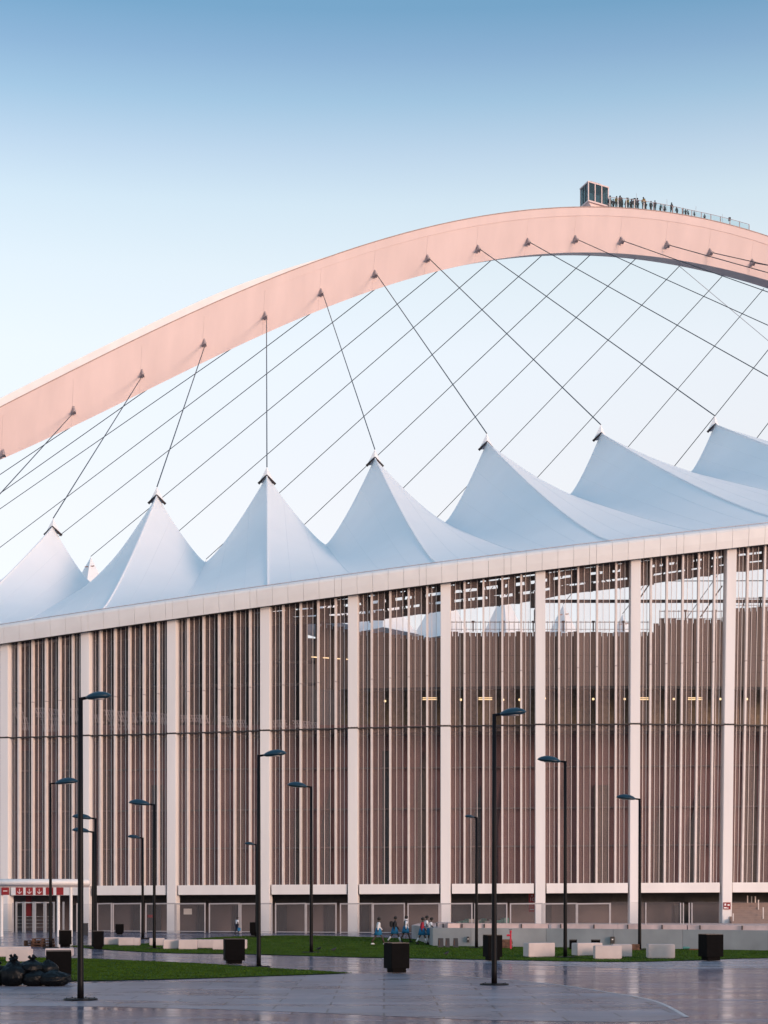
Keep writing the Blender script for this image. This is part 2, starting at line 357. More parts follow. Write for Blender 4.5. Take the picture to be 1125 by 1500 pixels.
for a in range(500, 1290, 20): wallpiece(mb, a, a+20, 1066, 1000, 1066, 1000, 10, 10.2)
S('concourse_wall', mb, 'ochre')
for x0, x1 in ((545, 549), (618, 640), (700, 722), (796, 812), (880, 893), (938, 952), (1008, 1030), (1085, 1096)):
    S('concourse_pier', wallpiece(MB(), x0, x1, 1064, 1012, 1064, 1012, 8.6, 9.2), random.choice(['ochre', 'backing']))
S('concourse_floor', span(MB(), -150, 1290, zj(-150)-.25, zj(-150)-.06, zj(1290)-.25, zj(1290)-.06, -14, -.5, 16), 'slab')
S('concourse_floor_edge', span(MB(), -150, 1290, zj(-150)-.35, zj(-150)+.02, zj(1290)-.35, zj(1290)+.02, -.49, -.40, 16), 'truss')
for x0, x1, y in ((619, 640, 1023), (701, 721, 1023), (938, 950, 1023), (1008, 1029, 1023)):
    for dy in (-1.0, 1.5):
        S('tube_light', wallpiece(MB(), x0, x1, y+dy+.6, y+dy-.4, y+dy+.6, y+dy-.4, 7.0, 7.1), 'tube')
for x, y in ((564, 1027), (675, 1025), (737, 1025), (761, 1025), (798, 1023), (869, 1024), (915, 1024), (987, 1024), (1055, 1024), (1094, 1024)):
    c = at(x, y, Yf(x)+7); S('globe_light', MB().lathe((c.x, c.y, c.z-.09), [(.01, 0), (.07, .03), (.09, .09), (.07, .15), (.01, .18)], 8), 'tube')
for k, x in enumerate((456, 473, 490, 507)):
    S('tube_light', wallpiece(MB(), x, x+9, 962.8+k*1.1, 961.6+k*1.1, 963.3+k*1.1, 962.1+k*1.1, 5, 5.1), 'tube')
# raked stand (left part): underside slab and raker beams
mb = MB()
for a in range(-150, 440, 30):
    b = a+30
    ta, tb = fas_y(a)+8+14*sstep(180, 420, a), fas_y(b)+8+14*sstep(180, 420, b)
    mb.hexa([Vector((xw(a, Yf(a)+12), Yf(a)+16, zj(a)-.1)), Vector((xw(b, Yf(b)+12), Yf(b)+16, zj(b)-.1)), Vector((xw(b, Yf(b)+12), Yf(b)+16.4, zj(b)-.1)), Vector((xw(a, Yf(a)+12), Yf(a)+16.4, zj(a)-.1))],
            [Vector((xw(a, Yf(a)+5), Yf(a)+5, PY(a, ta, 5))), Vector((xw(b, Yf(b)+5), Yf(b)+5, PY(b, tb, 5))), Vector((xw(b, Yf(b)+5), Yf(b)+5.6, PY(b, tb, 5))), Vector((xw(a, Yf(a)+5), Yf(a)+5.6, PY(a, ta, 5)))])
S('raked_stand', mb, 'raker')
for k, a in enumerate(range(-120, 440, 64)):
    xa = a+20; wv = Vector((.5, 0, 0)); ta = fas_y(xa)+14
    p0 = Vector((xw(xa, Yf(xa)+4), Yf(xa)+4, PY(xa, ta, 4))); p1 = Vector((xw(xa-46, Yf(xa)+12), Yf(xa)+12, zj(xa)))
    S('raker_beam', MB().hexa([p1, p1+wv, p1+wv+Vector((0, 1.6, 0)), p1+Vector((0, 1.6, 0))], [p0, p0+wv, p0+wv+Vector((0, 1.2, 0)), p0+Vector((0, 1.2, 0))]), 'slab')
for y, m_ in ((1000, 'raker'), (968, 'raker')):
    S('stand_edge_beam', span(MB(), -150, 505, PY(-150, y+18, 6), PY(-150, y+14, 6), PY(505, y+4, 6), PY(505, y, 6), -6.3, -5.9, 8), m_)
# lower storey wall with slab edges and red doors
mb = MB()
for a in range(-150, 1290, 36): wallpiece(mb, a, a+36, 1310, 1062, 1310, 1062, 4.2, 4.5)
S('lower_wall', mb, 'mauve')
for y in (1120, 1180, 1236):
    mb = MB()
    for a in range(-150, 1290, 40): wallpiece(mb, a, a+40, y+2+(1-a/1100)*8, y+(1-a/1100)*8, y+2+(1-(a+40)/1100)*8, y+(1-(a+40)/1100)*8, 3.6, 3.9)
    S('wall_rail', mb, 'recess')
for k, x in enumerate((30, 86, 150, 222, 300, 345, 430, 470, 560, 612, 690, 730, 820, 870, 960, 1010, 1090)):
    S('wall_bay', wallpiece(MB(), x, x+random.uniform(10, 22), 1296, random.choice([1100, 1150, 1210]), 1296, random.choice([1100, 1150]), 3.95, 4.15), random.choice(['backing', 'mauve', 'door']))
# ground-level recess
mb = MB()
for a in range(-150, 1290, 36): wallpiece(mb, a, a+36, 1392, 1300, 1392, 1300, 4.5, 4.8)
S('recess_wall', mb, 'recess')
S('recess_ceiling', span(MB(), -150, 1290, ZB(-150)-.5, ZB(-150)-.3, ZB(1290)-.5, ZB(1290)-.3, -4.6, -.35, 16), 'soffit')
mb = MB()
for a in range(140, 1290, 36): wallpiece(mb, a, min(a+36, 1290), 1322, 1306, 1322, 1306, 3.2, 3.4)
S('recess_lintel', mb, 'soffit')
for x0, x1 in ((22, 32), (74, 84), (107, 120), (195, 208), (218, 236), (290, 300), (343, 351), (408, 420), (478, 490), (530, 541), (800, 808), (988, 1008)):
    S('recess_door', wallpiece(MB(), x0, x1, 1380, 1326, 1380, 1326, 4.3, 4.42), 'door')
S('shop_opening', wallpiece(MB(), 664, 742, 1372, 1324, 1372, 1324, 4.25, 4.42), 'door')
for k in range(16):
    x = random.choice([random.uniform(672, 690), random.uniform(702, 742)]); y = random.uniform(1347, 1353); p = at(x, y, Yf(x)+3.6)
    S('stacked_crate', MB().box((p.x, p.y, p.z-.2), .36, .3, random.uniform(.25, .4), random.uniform(0, 1)), random.choice(['teal', 'teal', 'teal', 'fence']))
S('gate_banner', wallpiece(MB(), 774.5, 784, 1336, 1307.5, 1336, 1307.5, .9, .95), 'red')
S('wall_notice', wallpiece(MB(), 269, 281, 1339.5, 1331, 1339.5, 1331, 3.0, 3.05), 'white')
S('red_notice', wallpiece(MB(), 216, 224, 1344, 1340, 1344, 1340, 3.0, 3.05), 'red')
S('red_banner', wallpiece(MB(), 38, 46, 1342, 1312, 1342, 1312, 3.0, 3.05), 'red')
def text(body, p, size, m, parent, name, rz=0):
    cu = bpy.data.curves.new(name, 'FONT'); cu.body = body; cu.size = size; cu.align_x = 'CENTER'; cu.extrude = .004
    t = bpy.data.objects.new(name, cu); COL.objects.link(t); dg = bpy.context.evaluated_depsgraph_get()
    me = bpy.data.meshes.new_from_object(t.evaluated_get(dg)); bpy.data.objects.remove(t)
    me.transform(Matrix.Translation(p) @ Matrix.Rotation(rz, 4, 'Z') @ Matrix.Rotation(R(90), 4, 'X'))
    me.materials.clear(); return obj(name, me, m, parent)
p = at(779.4, 1320, Yf(779)+.87); text('10', p, .36, M['fence'], stadium, 'banner_number')
p = at(779.4, 1312.8, Yf(779)+.87); S('banner_mark', MB().box(p, .14, .01, .05), 'fence')
p = at(779.4, 1332.6, Yf(779)+.87); S('banner_mark', MB().box(p, .3, .01, .04), 'fence')
# fire notice on the last column
p = FP(1062, zw(1332, Yf(1062)), .46); S('fire_notice', MB().box(p, .5, .02, .48), 'red')
for dx, dz, sx_, sz_ in ((-.12, .26, .12, .14), (.11, .24, .14, .12), (-.12, .06, .2, .1), (.05, .06, .1, .06)): S('notice_mark', MB().box((p.x+dx, p.y-.012, p.z+dz), sx_, .008, sz_), 'white')

# leaning slatted seat frames stored on the upper concourse ----------------
def seat_frame(x, y0, y1, lean):
    bay = 'the bay above the red arrow signs' if x < 128 else 'the bay above the paired lamp posts' if x < 254 else 'the bay above the white wall notice' if x < 390 else 'the bay with four tube lights'
    row = 'upper' if y0 < 1050 else 'lower'
    Y = Yf(x)+1.6; b = at(x, y1, Y); h = (y1-y0)/F*Y
    o = thing('stacked_seat_frame', 'pale slatted seat frame in the %s pile behind %s' % (row, bay), 'seat frame', b, 0, '%s pile of seat frames in %s' % (row, bay))
    for k in range(4):
        local('slat', MB().hexa([(k*.17-.3, 0, 0), (k*.17-.21, 0, 0), (k*.17-.21, .04, 0), (k*.17-.3, .04, 0)], [(k*.17-.3-lean, .25, h), (k*.17-.21-lean, .25, h), (k*.17-.21-lean, .29, h), (k*.17-.3-lean, .29, h)]), M['seat'], o)
    for f_ in (.12, .5, .9):
        local('rail', MB().box((-lean*f_-.02, .25*f_-.02, h*f_), .78, .04, .06), M['seat'], o)
for x, y0, y1, l in ((30, 1036, 1052, .3), (37, 1050, 1070, .25), (62, 1036, 1052, .35), (70, 1052, 1072, .2), (76, 1037, 1055, .35), (84, 1053, 1072, .2), (90, 1038, 1056, .3), (114, 1037, 1058, .3), (146, 1046, 1060, .2), (165, 1039, 1056, .35), (176, 1041, 1057, .3), (187, 1041, 1058, .3), (196, 1043, 1059, .25), (170, 1055, 1070, .2), (190, 1056, 1070, .2),
                     (214, 1042, 1058, .25), (226, 1043, 1058, .3), (236, 1044, 1060, .25), (243, 1045, 1062, .25), (274, 1047, 1058, .2), (289, 1047, 1058, .2), (300, 1047, 1060, .2), (330, 1049, 1058, .2), (340, 1054, 1066, .2), (356, 1054, 1066, .2), (406, 1055, 1066, .2), (414, 1054, 1066, .15), (440, 1055, 1066, .2), (450, 1056, 1067, .2), (462, 1058, 1067, .2)):
    seat_frame(x, y0, y1, l)

# ------------------------------------------------------------------ roof: fascia, soffit, truss, membranes
roof = thing('stadium_roof', 'white tented stadium roof with pointed peaks above a cream fascia', 'roof', (0, 122, 24))
Rf = lambda name, mb, m, **k: obj(name, mb, M[m] if isinstance(m, str) else m, roof, **k)
def rimpt(x, off, dz): return FP(x, zt(x)+dz, off)
PROF = [(.90, 0), (.97, .5), (1.0, 1.12), (.93, 1.27), (.74, 1.40), (.40, 1.50), (-.2, 1.58)]
x = -360.0; k = 0
while x < 1690:
    wd = 22.4 if (k % 6) else 10; a, b = x+.18, x+wd-.18; mb = MB(); vs = []
    for xx in (a, b):
        for off, dz in PROF: vs.append(rimpt(xx, off, dz))
        vs += [rimpt(xx, -.2, 1.5), rimpt(xx, .8, .05)]
    n = len(PROF)+2
    mb.add(vs, [(i, i+1, n+i+1, n+i) for i in range(n-1)]+[(n-1, 0, n, 2*n-1), tuple(range(n))[::-1], tuple(range(n, 2*n))])
    Rf('fascia_panel', mb, 'fascia'); x += wd; k += 1
mb = MB(); mb2 = MB(); mb3 = MB()
for i in range(-360, 1690, 25):
    a, b = i, i+25
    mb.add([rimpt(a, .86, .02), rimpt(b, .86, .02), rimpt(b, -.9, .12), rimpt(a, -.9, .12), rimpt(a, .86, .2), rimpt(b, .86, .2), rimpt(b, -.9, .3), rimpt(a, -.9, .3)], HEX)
    mb2.add([rimpt(a, .8, .12), rimpt(b, .8, .12), rimpt(b, .9, 1.1), rimpt(a, .9, 1.1)], [(0, 1, 2, 3)])
    mb3.bar(rimpt(a, -.15, 1.66), rimpt(b, -.15, 1.66), .035, 4)
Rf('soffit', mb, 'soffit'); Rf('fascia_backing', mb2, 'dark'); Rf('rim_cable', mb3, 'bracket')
# open steel edge truss below the membranes
TLX = [-200, 150, 240, 300, 400, 527, 643, 780, 796, 921, 1057, 1125, 1300]; TLY = [990, 942, 928, 922, 915, 911, 895, 881, 873, 859, 839, 832, 815]
def tz(x, f, d=3.0):
    z0 = PY(x, float(np.interp(x, TLX, TLY)), d); z1 = PY(x, fas_y(x), d)+.3
    return z0+(z1-z0)*f
def TP(x, z, d): return Vector((xw(x, Yf(x)+d), Yf(x)+d, z))
for fr, th, d in ((0, .5, 3.0), (.34, .42, 3.3), (.62, .3, 3.1), (.84, .42, 3.4)):
    for a in range(140, 1290, 46):
        b = a+46; mb = MB()
        mb.hexa([TP(a, tz(a, fr), d), TP(b, tz(b, fr), d), TP(b, tz(b, fr), d+.3), TP(a, tz(a, fr), d+.3)], [TP(a, tz(a, fr)+th, d), TP(b, tz(b, fr)+th, d), TP(b, tz(b, fr)+th, d+.3), TP(a, tz(a, fr)+th, d+.3)])
        Rf('truss_chord', mb, 'truss')
for a in range(140, 1290, 6):
    x = a+random.uniform(-2, 2); f0 = random.choice([0, .36, .62]); f1 = min(1, f0+random.choice([.3, .36, .64])); wd = random.choice([.1, .14, .2, .45, .7]); dx = random.uniform(-4, 4)
    mb = MB(); d = 3.15; p, q = TP(x, tz(x, f0), d), TP(x+dx, tz(x+dx, f1), d); v = Vector((wd, 0, 0)); e = Vector((0, .12, 0))
    mb.hexa([p, p+v, p+v+e, p+e], [q, q+v, q+v+e, q+e]); Rf('truss_web', mb, 'truss')
for a in range(140, 1290, 23):                          # thin lacing bars and hangers, one group per truss field
    mb = MB()
    for q in range(7):
        x = a+random.uniform(0, 23); f0 = random.uniform(0, .8); f1 = min(1, f0+random.uniform(.12, .4)); d = random.uniform(2.7, 4.2); mb.bar(TP(x, tz(x, f0), d), TP(x+random.uniform(-9, 9), tz(x, f1), d), random.uniform(.03, .08), 4)
    Rf('truss_lacing', mb, 'truss')
for k, x in enumerate(range(534, 660, 23)):
    c = TP(x, tz(x, .72), 2.7); Rf('floodlight', MB().lathe((c.x, c.y, c.z-.3), [(.05, 0), (.3, .1), (.36, .3), (.25, .55), (.04, .6)], 10), 'dark')
mb = MB(); wallpiece(mb, 785, 930, 881.5, 878.3, 881.5, 878.3, 20, 20.6); wallpiece(mb, 930, 1290, 881.5, 878.3, 881.5, 878.3, 20, 20.6); Rf('catwalk_beam', mb, 'truss')
mb = MB(); wallpiece(mb, 930, 1290, 851.6, 850.6, 850.6, 849.6, 20, 20.1); Rf('catwalk_cable', mb, 'dark')
for (x0, y0, x1, y1) in ((938, 875, 953, 853), (1026, 904, 1058, 858), (1086, 893, 1095, 870)):
    Rf('stay_rod', MB().bar(at(x0, y0, 127), at(x1, y1, 127), .05), 'truss')
for x in (781, 786): Rf('loudspeaker', MB().box(at(x, 890 if x == 781 else 912, 121), .35, .5, .9), 'dark')
# guard rail on top of the inner wall
for xa, xb, yy in ((655, 952, 911), (966, 1060, 895), (1076, 1290, 876)):
    mb = MB(); wallpiece(mb, xa, xb, yy+.7, yy-.3, yy+.7, yy-.3, 5.3, 5.36); wallpiece(mb, xa, xb, yy+11, yy+10.4, yy+11, yy+10.4, 5.3, 5.36); S('guard_rail', mb, 'bracket')
    for x in range(xa, xb, 7): S('guard_bar', MB().box(at(x, yy+14, Yf(x)+5.33), .03, .03, .75), 'bracket')
    for x in range(xa+38, xb, 44): S('camera_post', MB().box(at(x, yy+14, Yf(x)+5.2), .09, .09, .68).box(at(x, yy+1, Yf(x)+5.2), .2, .2, .12), 'truss')
# membranes
PEAK = [(-75, 812, 157), (78, 765, 157), (230, 719, 157.5), (391, 690, 158), (549, 664, 160), (713, 641, 162), (880, 628, 165), (1047, 615, 168), (1212, 606, 172)]
RID = [-340, -97, 147, 391, 640, 895, 1150, 1410, 1668]
VAL = [(-225, 930), (-20, 884), (133, 853), (301, 824), (477, 798), (652, 765), (835, 724), (1012, 691), (1190, 662), (1370, 640)]
VAF = [-460, -218, 25, 269, 516, 768, 1022, 1280, 1539, 1800]
def half(ridge_a, ridge_b, val_a, val_b, n=14):
    vs = []; fs = []
    for i in range(n+1):
        t = i/n; r = ridge_a.lerp(ridge_b, t); r.z = ridge_a.z+(ridge_b.z-ridge_a.z)*(t**1.12); v = val_a.lerp(val_b, t); v.z = val_a.z+(val_b.z-val_a.z)*(t**1.05)
        for j in range(n+1):
            s_ = j/n; q = r.lerp(v, s_); q.z = v.z+(r.z-v.z)*((1-s_)**1.22); vs.append(q)
    for i in range(n):
        for j in range(n): a = i*(n+1)+j; fs.append((a, a+1, a+n+2, a+n+1))
    me = bpy.data.meshes.new('membrane'); me.from_pydata([tuple(v) for v in vs], [], fs)
    for p in me.polygons: p.use_smooth = True
    return me, vs
tips = []
for i, (px, py, Y) in enumerate(PEAK):
    P = at(px, py+7, Y); RA = rimpt(RID[i], -.2, 1.55); tips.append(at(px, py-6, Y))
    for sgn, vi in ((-1, i), (1, i+1)):
        Yv = Y if vi in (0, len(VAL)-1) else (PEAK[vi-1][2]+PEAK[min(vi, len(PEAK)-1)][2])/2
        VA = rimpt(max(-358, min(1685, VAF[vi])), -.2, 1.55); VB = at(*VAL[vi], Yv)
        me, vs = half(RA, P, VA, VB); Rf('membrane_panel', me, 'membrane')
        sm = MB()
        for j in range(0, 14): sm.bar(vs[j*15+14], vs[(j+1)*15+14], .035, 4)
        if sgn == 1: Rf('valley_seam', sm, 'seam')
        for q_ in (4, 9):
            sm = MB()
            for j in range(0, 14): sm.bar(vs[j*15+q_], vs[(j+1)*15+q_], .012, 4)
            Rf('panel_seam', sm, 'seam')
    sm = MB()
    for j in range(0, 14): sm.bar(vs[j*15]+Vector((0, 0, .03)), vs[(j+1)*15]+Vector((0, 0, .03)), .07, 5)
    Rf('ridge_seam', sm, 'seam')
    # peak cap: small white hood over a dark gap
    dirr = (RA-P).normalized(); top = tips[-1]; r1 = P+dirr*1.0
    dl = vs[0]; sidev = Vector((1, .18, 0)).normalized()
    lft = P+Vector((0, 0, -.75))-sidev*.78; rgt = P+Vector((0, 0, -.75))+sidev*.78; bk = P+Vector((0, .9, -.4)); nose = P+dirr*.12+Vector((0, -.1, .12))
    cap = MB().add([top, lft, nose, rgt, bk], [(0, 1, 2), (0, 2, 3), (0, 3, 4), (0, 4, 1), (1, 4, 2), (2, 4, 3)])
    pc = Rf('peak_cap', cap, 'seam')
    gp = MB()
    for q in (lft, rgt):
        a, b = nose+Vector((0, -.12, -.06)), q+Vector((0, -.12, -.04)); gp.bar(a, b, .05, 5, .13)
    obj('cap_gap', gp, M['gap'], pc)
# far-side tents, beyond the arch
FARP = [(-40, 816), (48, 816), (133, 816), (218, 817), (302, 820), (388, 824), (475, 830), (561, 841), (648, 852), (738, 868), (825, 886), (912, 900), (1000, 915), (1090, 930)]
far_tips = []
for i, (px, py) in enumerate(FARP):
    Y = 272; P = at(px, py, Y); far_tips.append(P); wd = 58/F*Y; mb = MB(); n = 8; vs = []; fs = []
    h = 92/F*Y
    for j in range(n+1):
        t = j/n; r = (t**1.5)*1.0
        hw = wd*t**.85; z = P.z-h*(1-(1-t)**1.7)
        for k, (ax, ay) in enumerate(((-1, -.2), (0, -1), (1, -.2), (0, 1.2))): vs.append((P.x+hw*ax, P.y+hw*1.6*ay, z))
    for j in range(n):
        for k in range(4): fs.append((j*4+k, j*4+(k+1) % 4, (j+1)*4+(k+1) % 4, (j+1)*4+k))
    Rf('far_membrane', mb.add(vs, fs), 'membrane')
    Rf('far_cap_band', MB().bar(P+Vector((-.75, -1.1, -1.75)), P+Vector((.75, -1.1, -1.6)), .09, 5), 'archd')
mb = MB(); a, b = at(-140, 902, 276), at(1180, 975, 276); mb.hexa([(a.x, a.y, 0), (b.x, b.y, 0), (b.x, b.y+8, 0), (a.x, a.y+8, 0)], [a, b, b+Vector((0, 8, 0)), a+Vector((0, 8, 0))]); S('far_stand', mb, 'raker')

# ------------------------------------------------------------------ the arch
PHI = R(20); AD = Vector((math.cos(PHI), math.sin(PHI), 0)); AM = Vector((-math.sin(PHI), math.cos(PHI), 0)); A0 = Vector((xw(850, 222), 222, 0))
def onplane(px, py, off):
    k = (px-CX)/F; Y = (A0.dot(AM)+off)/(k*AM.x+AM.y); return at(px, py, Y)
def sz(p): return (p-A0).dot(AD), p.z
TOP = [(0, 597), (100, 546), (200, 497), (300, 450), (390, 411), (460, 384), (520, 364), (600, 341), (700, 318), (770, 308), (850, 303), (900, 304), (950, 308), (1000, 315.5), (1050, 325.5), (1125, 346)]
BOT = [(0, 674), (110, 623), (200, 578), (280, 539), (390, 489), (480, 451), (560, 421), (640, 397.5), (700, 383.5), (760, 374), (820, 370), (901, 372), (955, 376), (1037, 389), (1124, 410)]
pt = np.array([sz(onplane(x, y, -1.5)) for x, y in TOP]); pb = np.array([sz(onplane(x, y, 0)) for x, y in BOT])
ct, cb = np.polyfit(pt[:, 0], pt[:, 1], 4), np.polyfit(pb[:, 0], pb[:, 1], 4)
SL, SR = pt[0, 0]+1, pt[-1, 0]-1
def ext(c, s_):
    d1 = np.polyder(c)
    for lim, side in ((SL, s_ < SL), (SR, s_ > SR)):
        if side: return float(np.polyval(c, lim)+np.polyval(d1, lim)*(s_-lim)-.0055*(s_-lim)**2)
    return float(np.polyval(c, s_))
def zTop(s_): return ext(ct, s_)
def zBot(s_): return min(ext(cb, s_), ext(ct, s_)-4.5)
def AP(s_, off, z): p = A0+AD*s_+AM*off; p.z = z; return p
def asec(s_):
    a, b = zTop(s_), zBot(s_)
    return [AP(s_, -1.5, a), AP(s_, 1.5, a+.08), AP(s_, 3.3, a+.15), AP(s_, 4.7, b+1.25), AP(s_, 0, b)]
arch = thing('arch', 'huge pink lit steel arch sweeping over the stadium roof', 'arch', tuple(AP(0, 0, 0)))
A = lambda name, mb, m, **k: obj(name, mb, M[m], arch, **k)
def s_at(px, py, off): return sz(onplane(px, py, off))[0]
ANC = [(5, 667), (108, 604), (208, 550), (299, 505), (388, 465), (470, 431), (549, 404), (626, 381), (700, 367), (773, 357), (843, 353), (910, 355), (977, 361), (1040, 372), (1102, 387)]
cuts = [s_at(x-2, y, -.6) for x, y in ANC]; d0 = cuts[1]-cuts[0]; d1 = cuts[-1]-cuts[-2]
cuts = [cuts[0]-d0*k for k in range(7, 0, -1)]+cuts+[cuts[-1]+d1*k for k in range(1, 16)]
cuts = [c for c in cuts if zBot(c) > -12]
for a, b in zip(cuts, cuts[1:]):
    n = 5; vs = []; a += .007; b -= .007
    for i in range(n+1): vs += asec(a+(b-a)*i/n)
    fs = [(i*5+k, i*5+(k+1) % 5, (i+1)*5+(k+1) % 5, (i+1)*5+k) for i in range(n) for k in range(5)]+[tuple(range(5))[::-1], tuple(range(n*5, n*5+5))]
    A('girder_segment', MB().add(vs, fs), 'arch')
def sweep(s0, s1, off, dz, r, n=60, base=zTop):
    mb = MB(); q = [AP(s0+(s1-s0)*i/n, off, base(s0+(s1-s0)*i/n)+dz) for i in range(n+1)]
    for a, b in zip(q, q[1:]): mb.bar(a, b, r, 4)
    return mb
A('edge_trim', sweep(cuts[0], cuts[-1], -1.5, .03, .075, 120), 'archd')
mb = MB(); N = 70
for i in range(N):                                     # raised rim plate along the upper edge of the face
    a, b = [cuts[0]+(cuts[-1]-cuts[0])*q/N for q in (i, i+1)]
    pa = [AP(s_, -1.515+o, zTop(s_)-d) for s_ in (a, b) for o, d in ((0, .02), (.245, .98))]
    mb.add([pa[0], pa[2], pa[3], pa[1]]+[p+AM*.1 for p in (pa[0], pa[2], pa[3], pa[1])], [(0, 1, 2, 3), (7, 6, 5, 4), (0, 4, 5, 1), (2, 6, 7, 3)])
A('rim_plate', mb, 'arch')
mb = MB(); N = 40; s0, s1 = cuts[0], s_at(640, 330, -1.5)  # stair stringer on the climb
for i in range(N):
    a, b = [s0+(s1-s0)*q/N for q in (i, i+1)]; h = lambda s_: 1.45*(1-sstep(s1-30, s1, s_))+.1
    mb.hexa([AP(a, 1.0, zTop(a)), AP(b, 1.0, zTop(b)), AP(b, 1.1, zTop(b)), AP(a, 1.1, zTop(a))], [AP(a, 1.0, zTop(a)+h(a)), AP(b, 1.0, zTop(b)+h(b)), AP(b, 1.1, zTop(b)+h(b)), AP(a, 1.1, zTop(a)+h(a))])
A('stair_stringer', mb, 'fascia')
for x, y in ANC:                                       # brackets and near cables
    c = onplane(x, y, -.62); s_ = sz(c)[0]; u = Vector((0, -1, 0))
    mb = MB(); n_ = -AM
    q = [(-.07, .02, .75), (.07, .02, .75), (-.3, .02, -.22), (.3, .02, -.22), (.12, .62, -.08), (-.08, .5, .06)]
    mb.add([c+AD*a_+n_*b_+Vector((0, 0, z_)) for a_, b_, z_ in q], [(0, 2, 3, 1), (0, 1, 4, 5), (0, 5, 2), (1, 3, 4), (2, 5, 4), (2, 4, 3)])
    mb.bar(c+n_*.45+Vector((0, 0, -.02)), c+n_*.75+Vector((0, 0, -.02)), .13, 8)
    A('cable_bracket', mb, 'bracket')
CAB = {(5, 667): (-75, 806), (108, 604): None, (208, 550): 1, (299, 505): 2, (388, 465): 3, (470, 431): 4, (549, 404): 5, (626, 381): 6, (700, 367): 7, (773, 357): 8}
def brk(x, y): return onplane(x, y+1, -.62)-AM*.7
for (x, y), k in CAB.items():
    tgt = tips[k] if isinstance(k, int) else (at(-230, 850, 157) if k else tips[0])
    A('near_cable', MB().bar(brk(x, y), tgt, .055, 6), 'cable')
for (x, y), tx in zip(ANC[10:], ((1395, 598), (1590, 592), (1800, 588), (2010, 586), (2230, 584))):
    A('near_cable', MB().bar(brk(x, y), at(*tx, 180), .055, 6), 'cable')
def under(px, py):                                     # on the hidden rear lower edge of the arch
    return onplane(px, py-3, 4.2)
FARC = [((103, 629), (-262, 872)), ((252, 548), (-125, 817)), ((371, 491.5), (-40, 816)), ((473, 448.6), (48, 816)), ((560.5, 418), (133, 816)), ((643.3, 398), (133, 816)), ((719.3, 384.5), (218, 817)), ((794, 377), (302, 820)), ((864, 377), (388, 824)), ((931.5, 381.7), (475, 830)), ((995, 393), (561, 841)), ((1058.5, 407), (648, 852)), ((1119, 425.6), (738, 868)), ((1178, 450), (825, 886)), ((1236, 478), (912, 900)), ((1292, 508), (1000, 915))]
for k, (a, b) in enumerate(FARC):
    if k == 4: b = (48, 816)
    if k == 3: b = (-40, 833)
    if k == 2: b = (-125, 833)
    if k == 1: b = (-240, 893)
    A('far_cable', MB().bar(under(*a), at(b[0], b[1]-1, 272), .055, 6), 'cable')
A('thin_stay', MB().bar(under(994, 392), at(1130, 503, 215), .035, 5), 'bracket')
# viewing platform rail on the summit
def atop(px, off=0.6):
    y = float(np.interp(px, [p[0] for p in TOP], [p[1] for p in TOP])); s_ = s_at(px, y, -1.5); return s_, AP(s_, off, zTop(s_)+.06)
RX = [894, 906, 918, 930, 944, 958, 972, 986, 1000, 1014, 1028, 1042, 1056, 1070, 1084, 1098]
for i, x in enumerate(RX):
    s_, p = atop(x, -1.38); h = 1.3-.5*sstep(894, 1030, x)
    A('rail_post', MB().box(p, .10, .08, h), 'white' if i < 5 else 'bracket')
    if i:
        q = pp; a, b = Vector(q[0]), Vector(p)
        A('rail_glass', MB().add([a+Vector((.05, 0, .1)), b+Vector((-.05, 0, .1)), b+Vector((-.05, 0, h-.08)), a+Vector((.05, 0, q[1]-.08))], [(0, 1, 2, 3)]), 'pane')
        A('hand_rail', MB().bar(a+Vector((0, 0, q[1])), b+Vector((0, 0, h)), .035, 5), 'bracket')
    pp = (p, h)
for x, h in ((902, 3.6), (948, 3.2), (993, 3.0), (1036, 2.8), (1075, 2.6)):
    s_, p = atop(x, 1.4); A('mast', MB().bar(p, p+Vector((0, 0, h)), .022, 4), 'bracket')
s_, p = atop(1074, -.5); A('beacon', MB().bar(p, p+Vector((.1, 0, 1.1)), .03, 4).box(p+Vector((.05, 0, 1.0)), .28, .3, .42), 'dark')
# summit cable car
s_, p = atop(880, .3); car = thing('summit_cable_car', 'glazed pink framed cable car cabin parked on top of the arch', 'cable car', tuple(p), R(-12))
def L(name, mb, m, **k): return local(name, mb, M[m], car, **k)
W_, D_, H0, H1 = 2.9, 2.9, .75, 3.0; TIL = -.14
T = lambda x, y, z: (x, y, z+TIL*x)
def cb_(x0, x1, y0, y1, z0, z1): return MB().hexa([T(x0, y0, z0), T(x1, y0, z0), T(x1, y1, z0), T(x0, y1, z0)], [T(x0, y0, z1), T(x1, y0, z1), T(x1, y1, z1), T(x0, y1, z1)])
car.rotation_euler.z = R(18)
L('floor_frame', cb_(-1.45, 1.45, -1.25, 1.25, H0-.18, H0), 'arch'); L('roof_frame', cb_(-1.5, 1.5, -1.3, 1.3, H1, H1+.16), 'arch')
L('roof_unit', cb_(-1.0, .5, -.9, .7, H1+.17, H1+.42), 'bracket'); L('roof_hatch', cb_(-1.35, 0, -.2, 1.0, H1+.165, H1+.3), 'fence')
for x in (-1.4, -.47, .47, 1.4):
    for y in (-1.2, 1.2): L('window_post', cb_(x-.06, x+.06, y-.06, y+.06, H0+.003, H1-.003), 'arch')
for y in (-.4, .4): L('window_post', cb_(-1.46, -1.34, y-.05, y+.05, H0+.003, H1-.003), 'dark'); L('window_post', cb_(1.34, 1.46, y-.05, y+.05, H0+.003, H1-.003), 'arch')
for x0, x1 in ((-1.34, -.53), (-.41, .41), (.53, 1.34)):
    for y in (-1.2, 1.2): L('window_pane', cb_(x0, x1, y-.015, y+.015, H0+.02, H1-.02), 'glass')
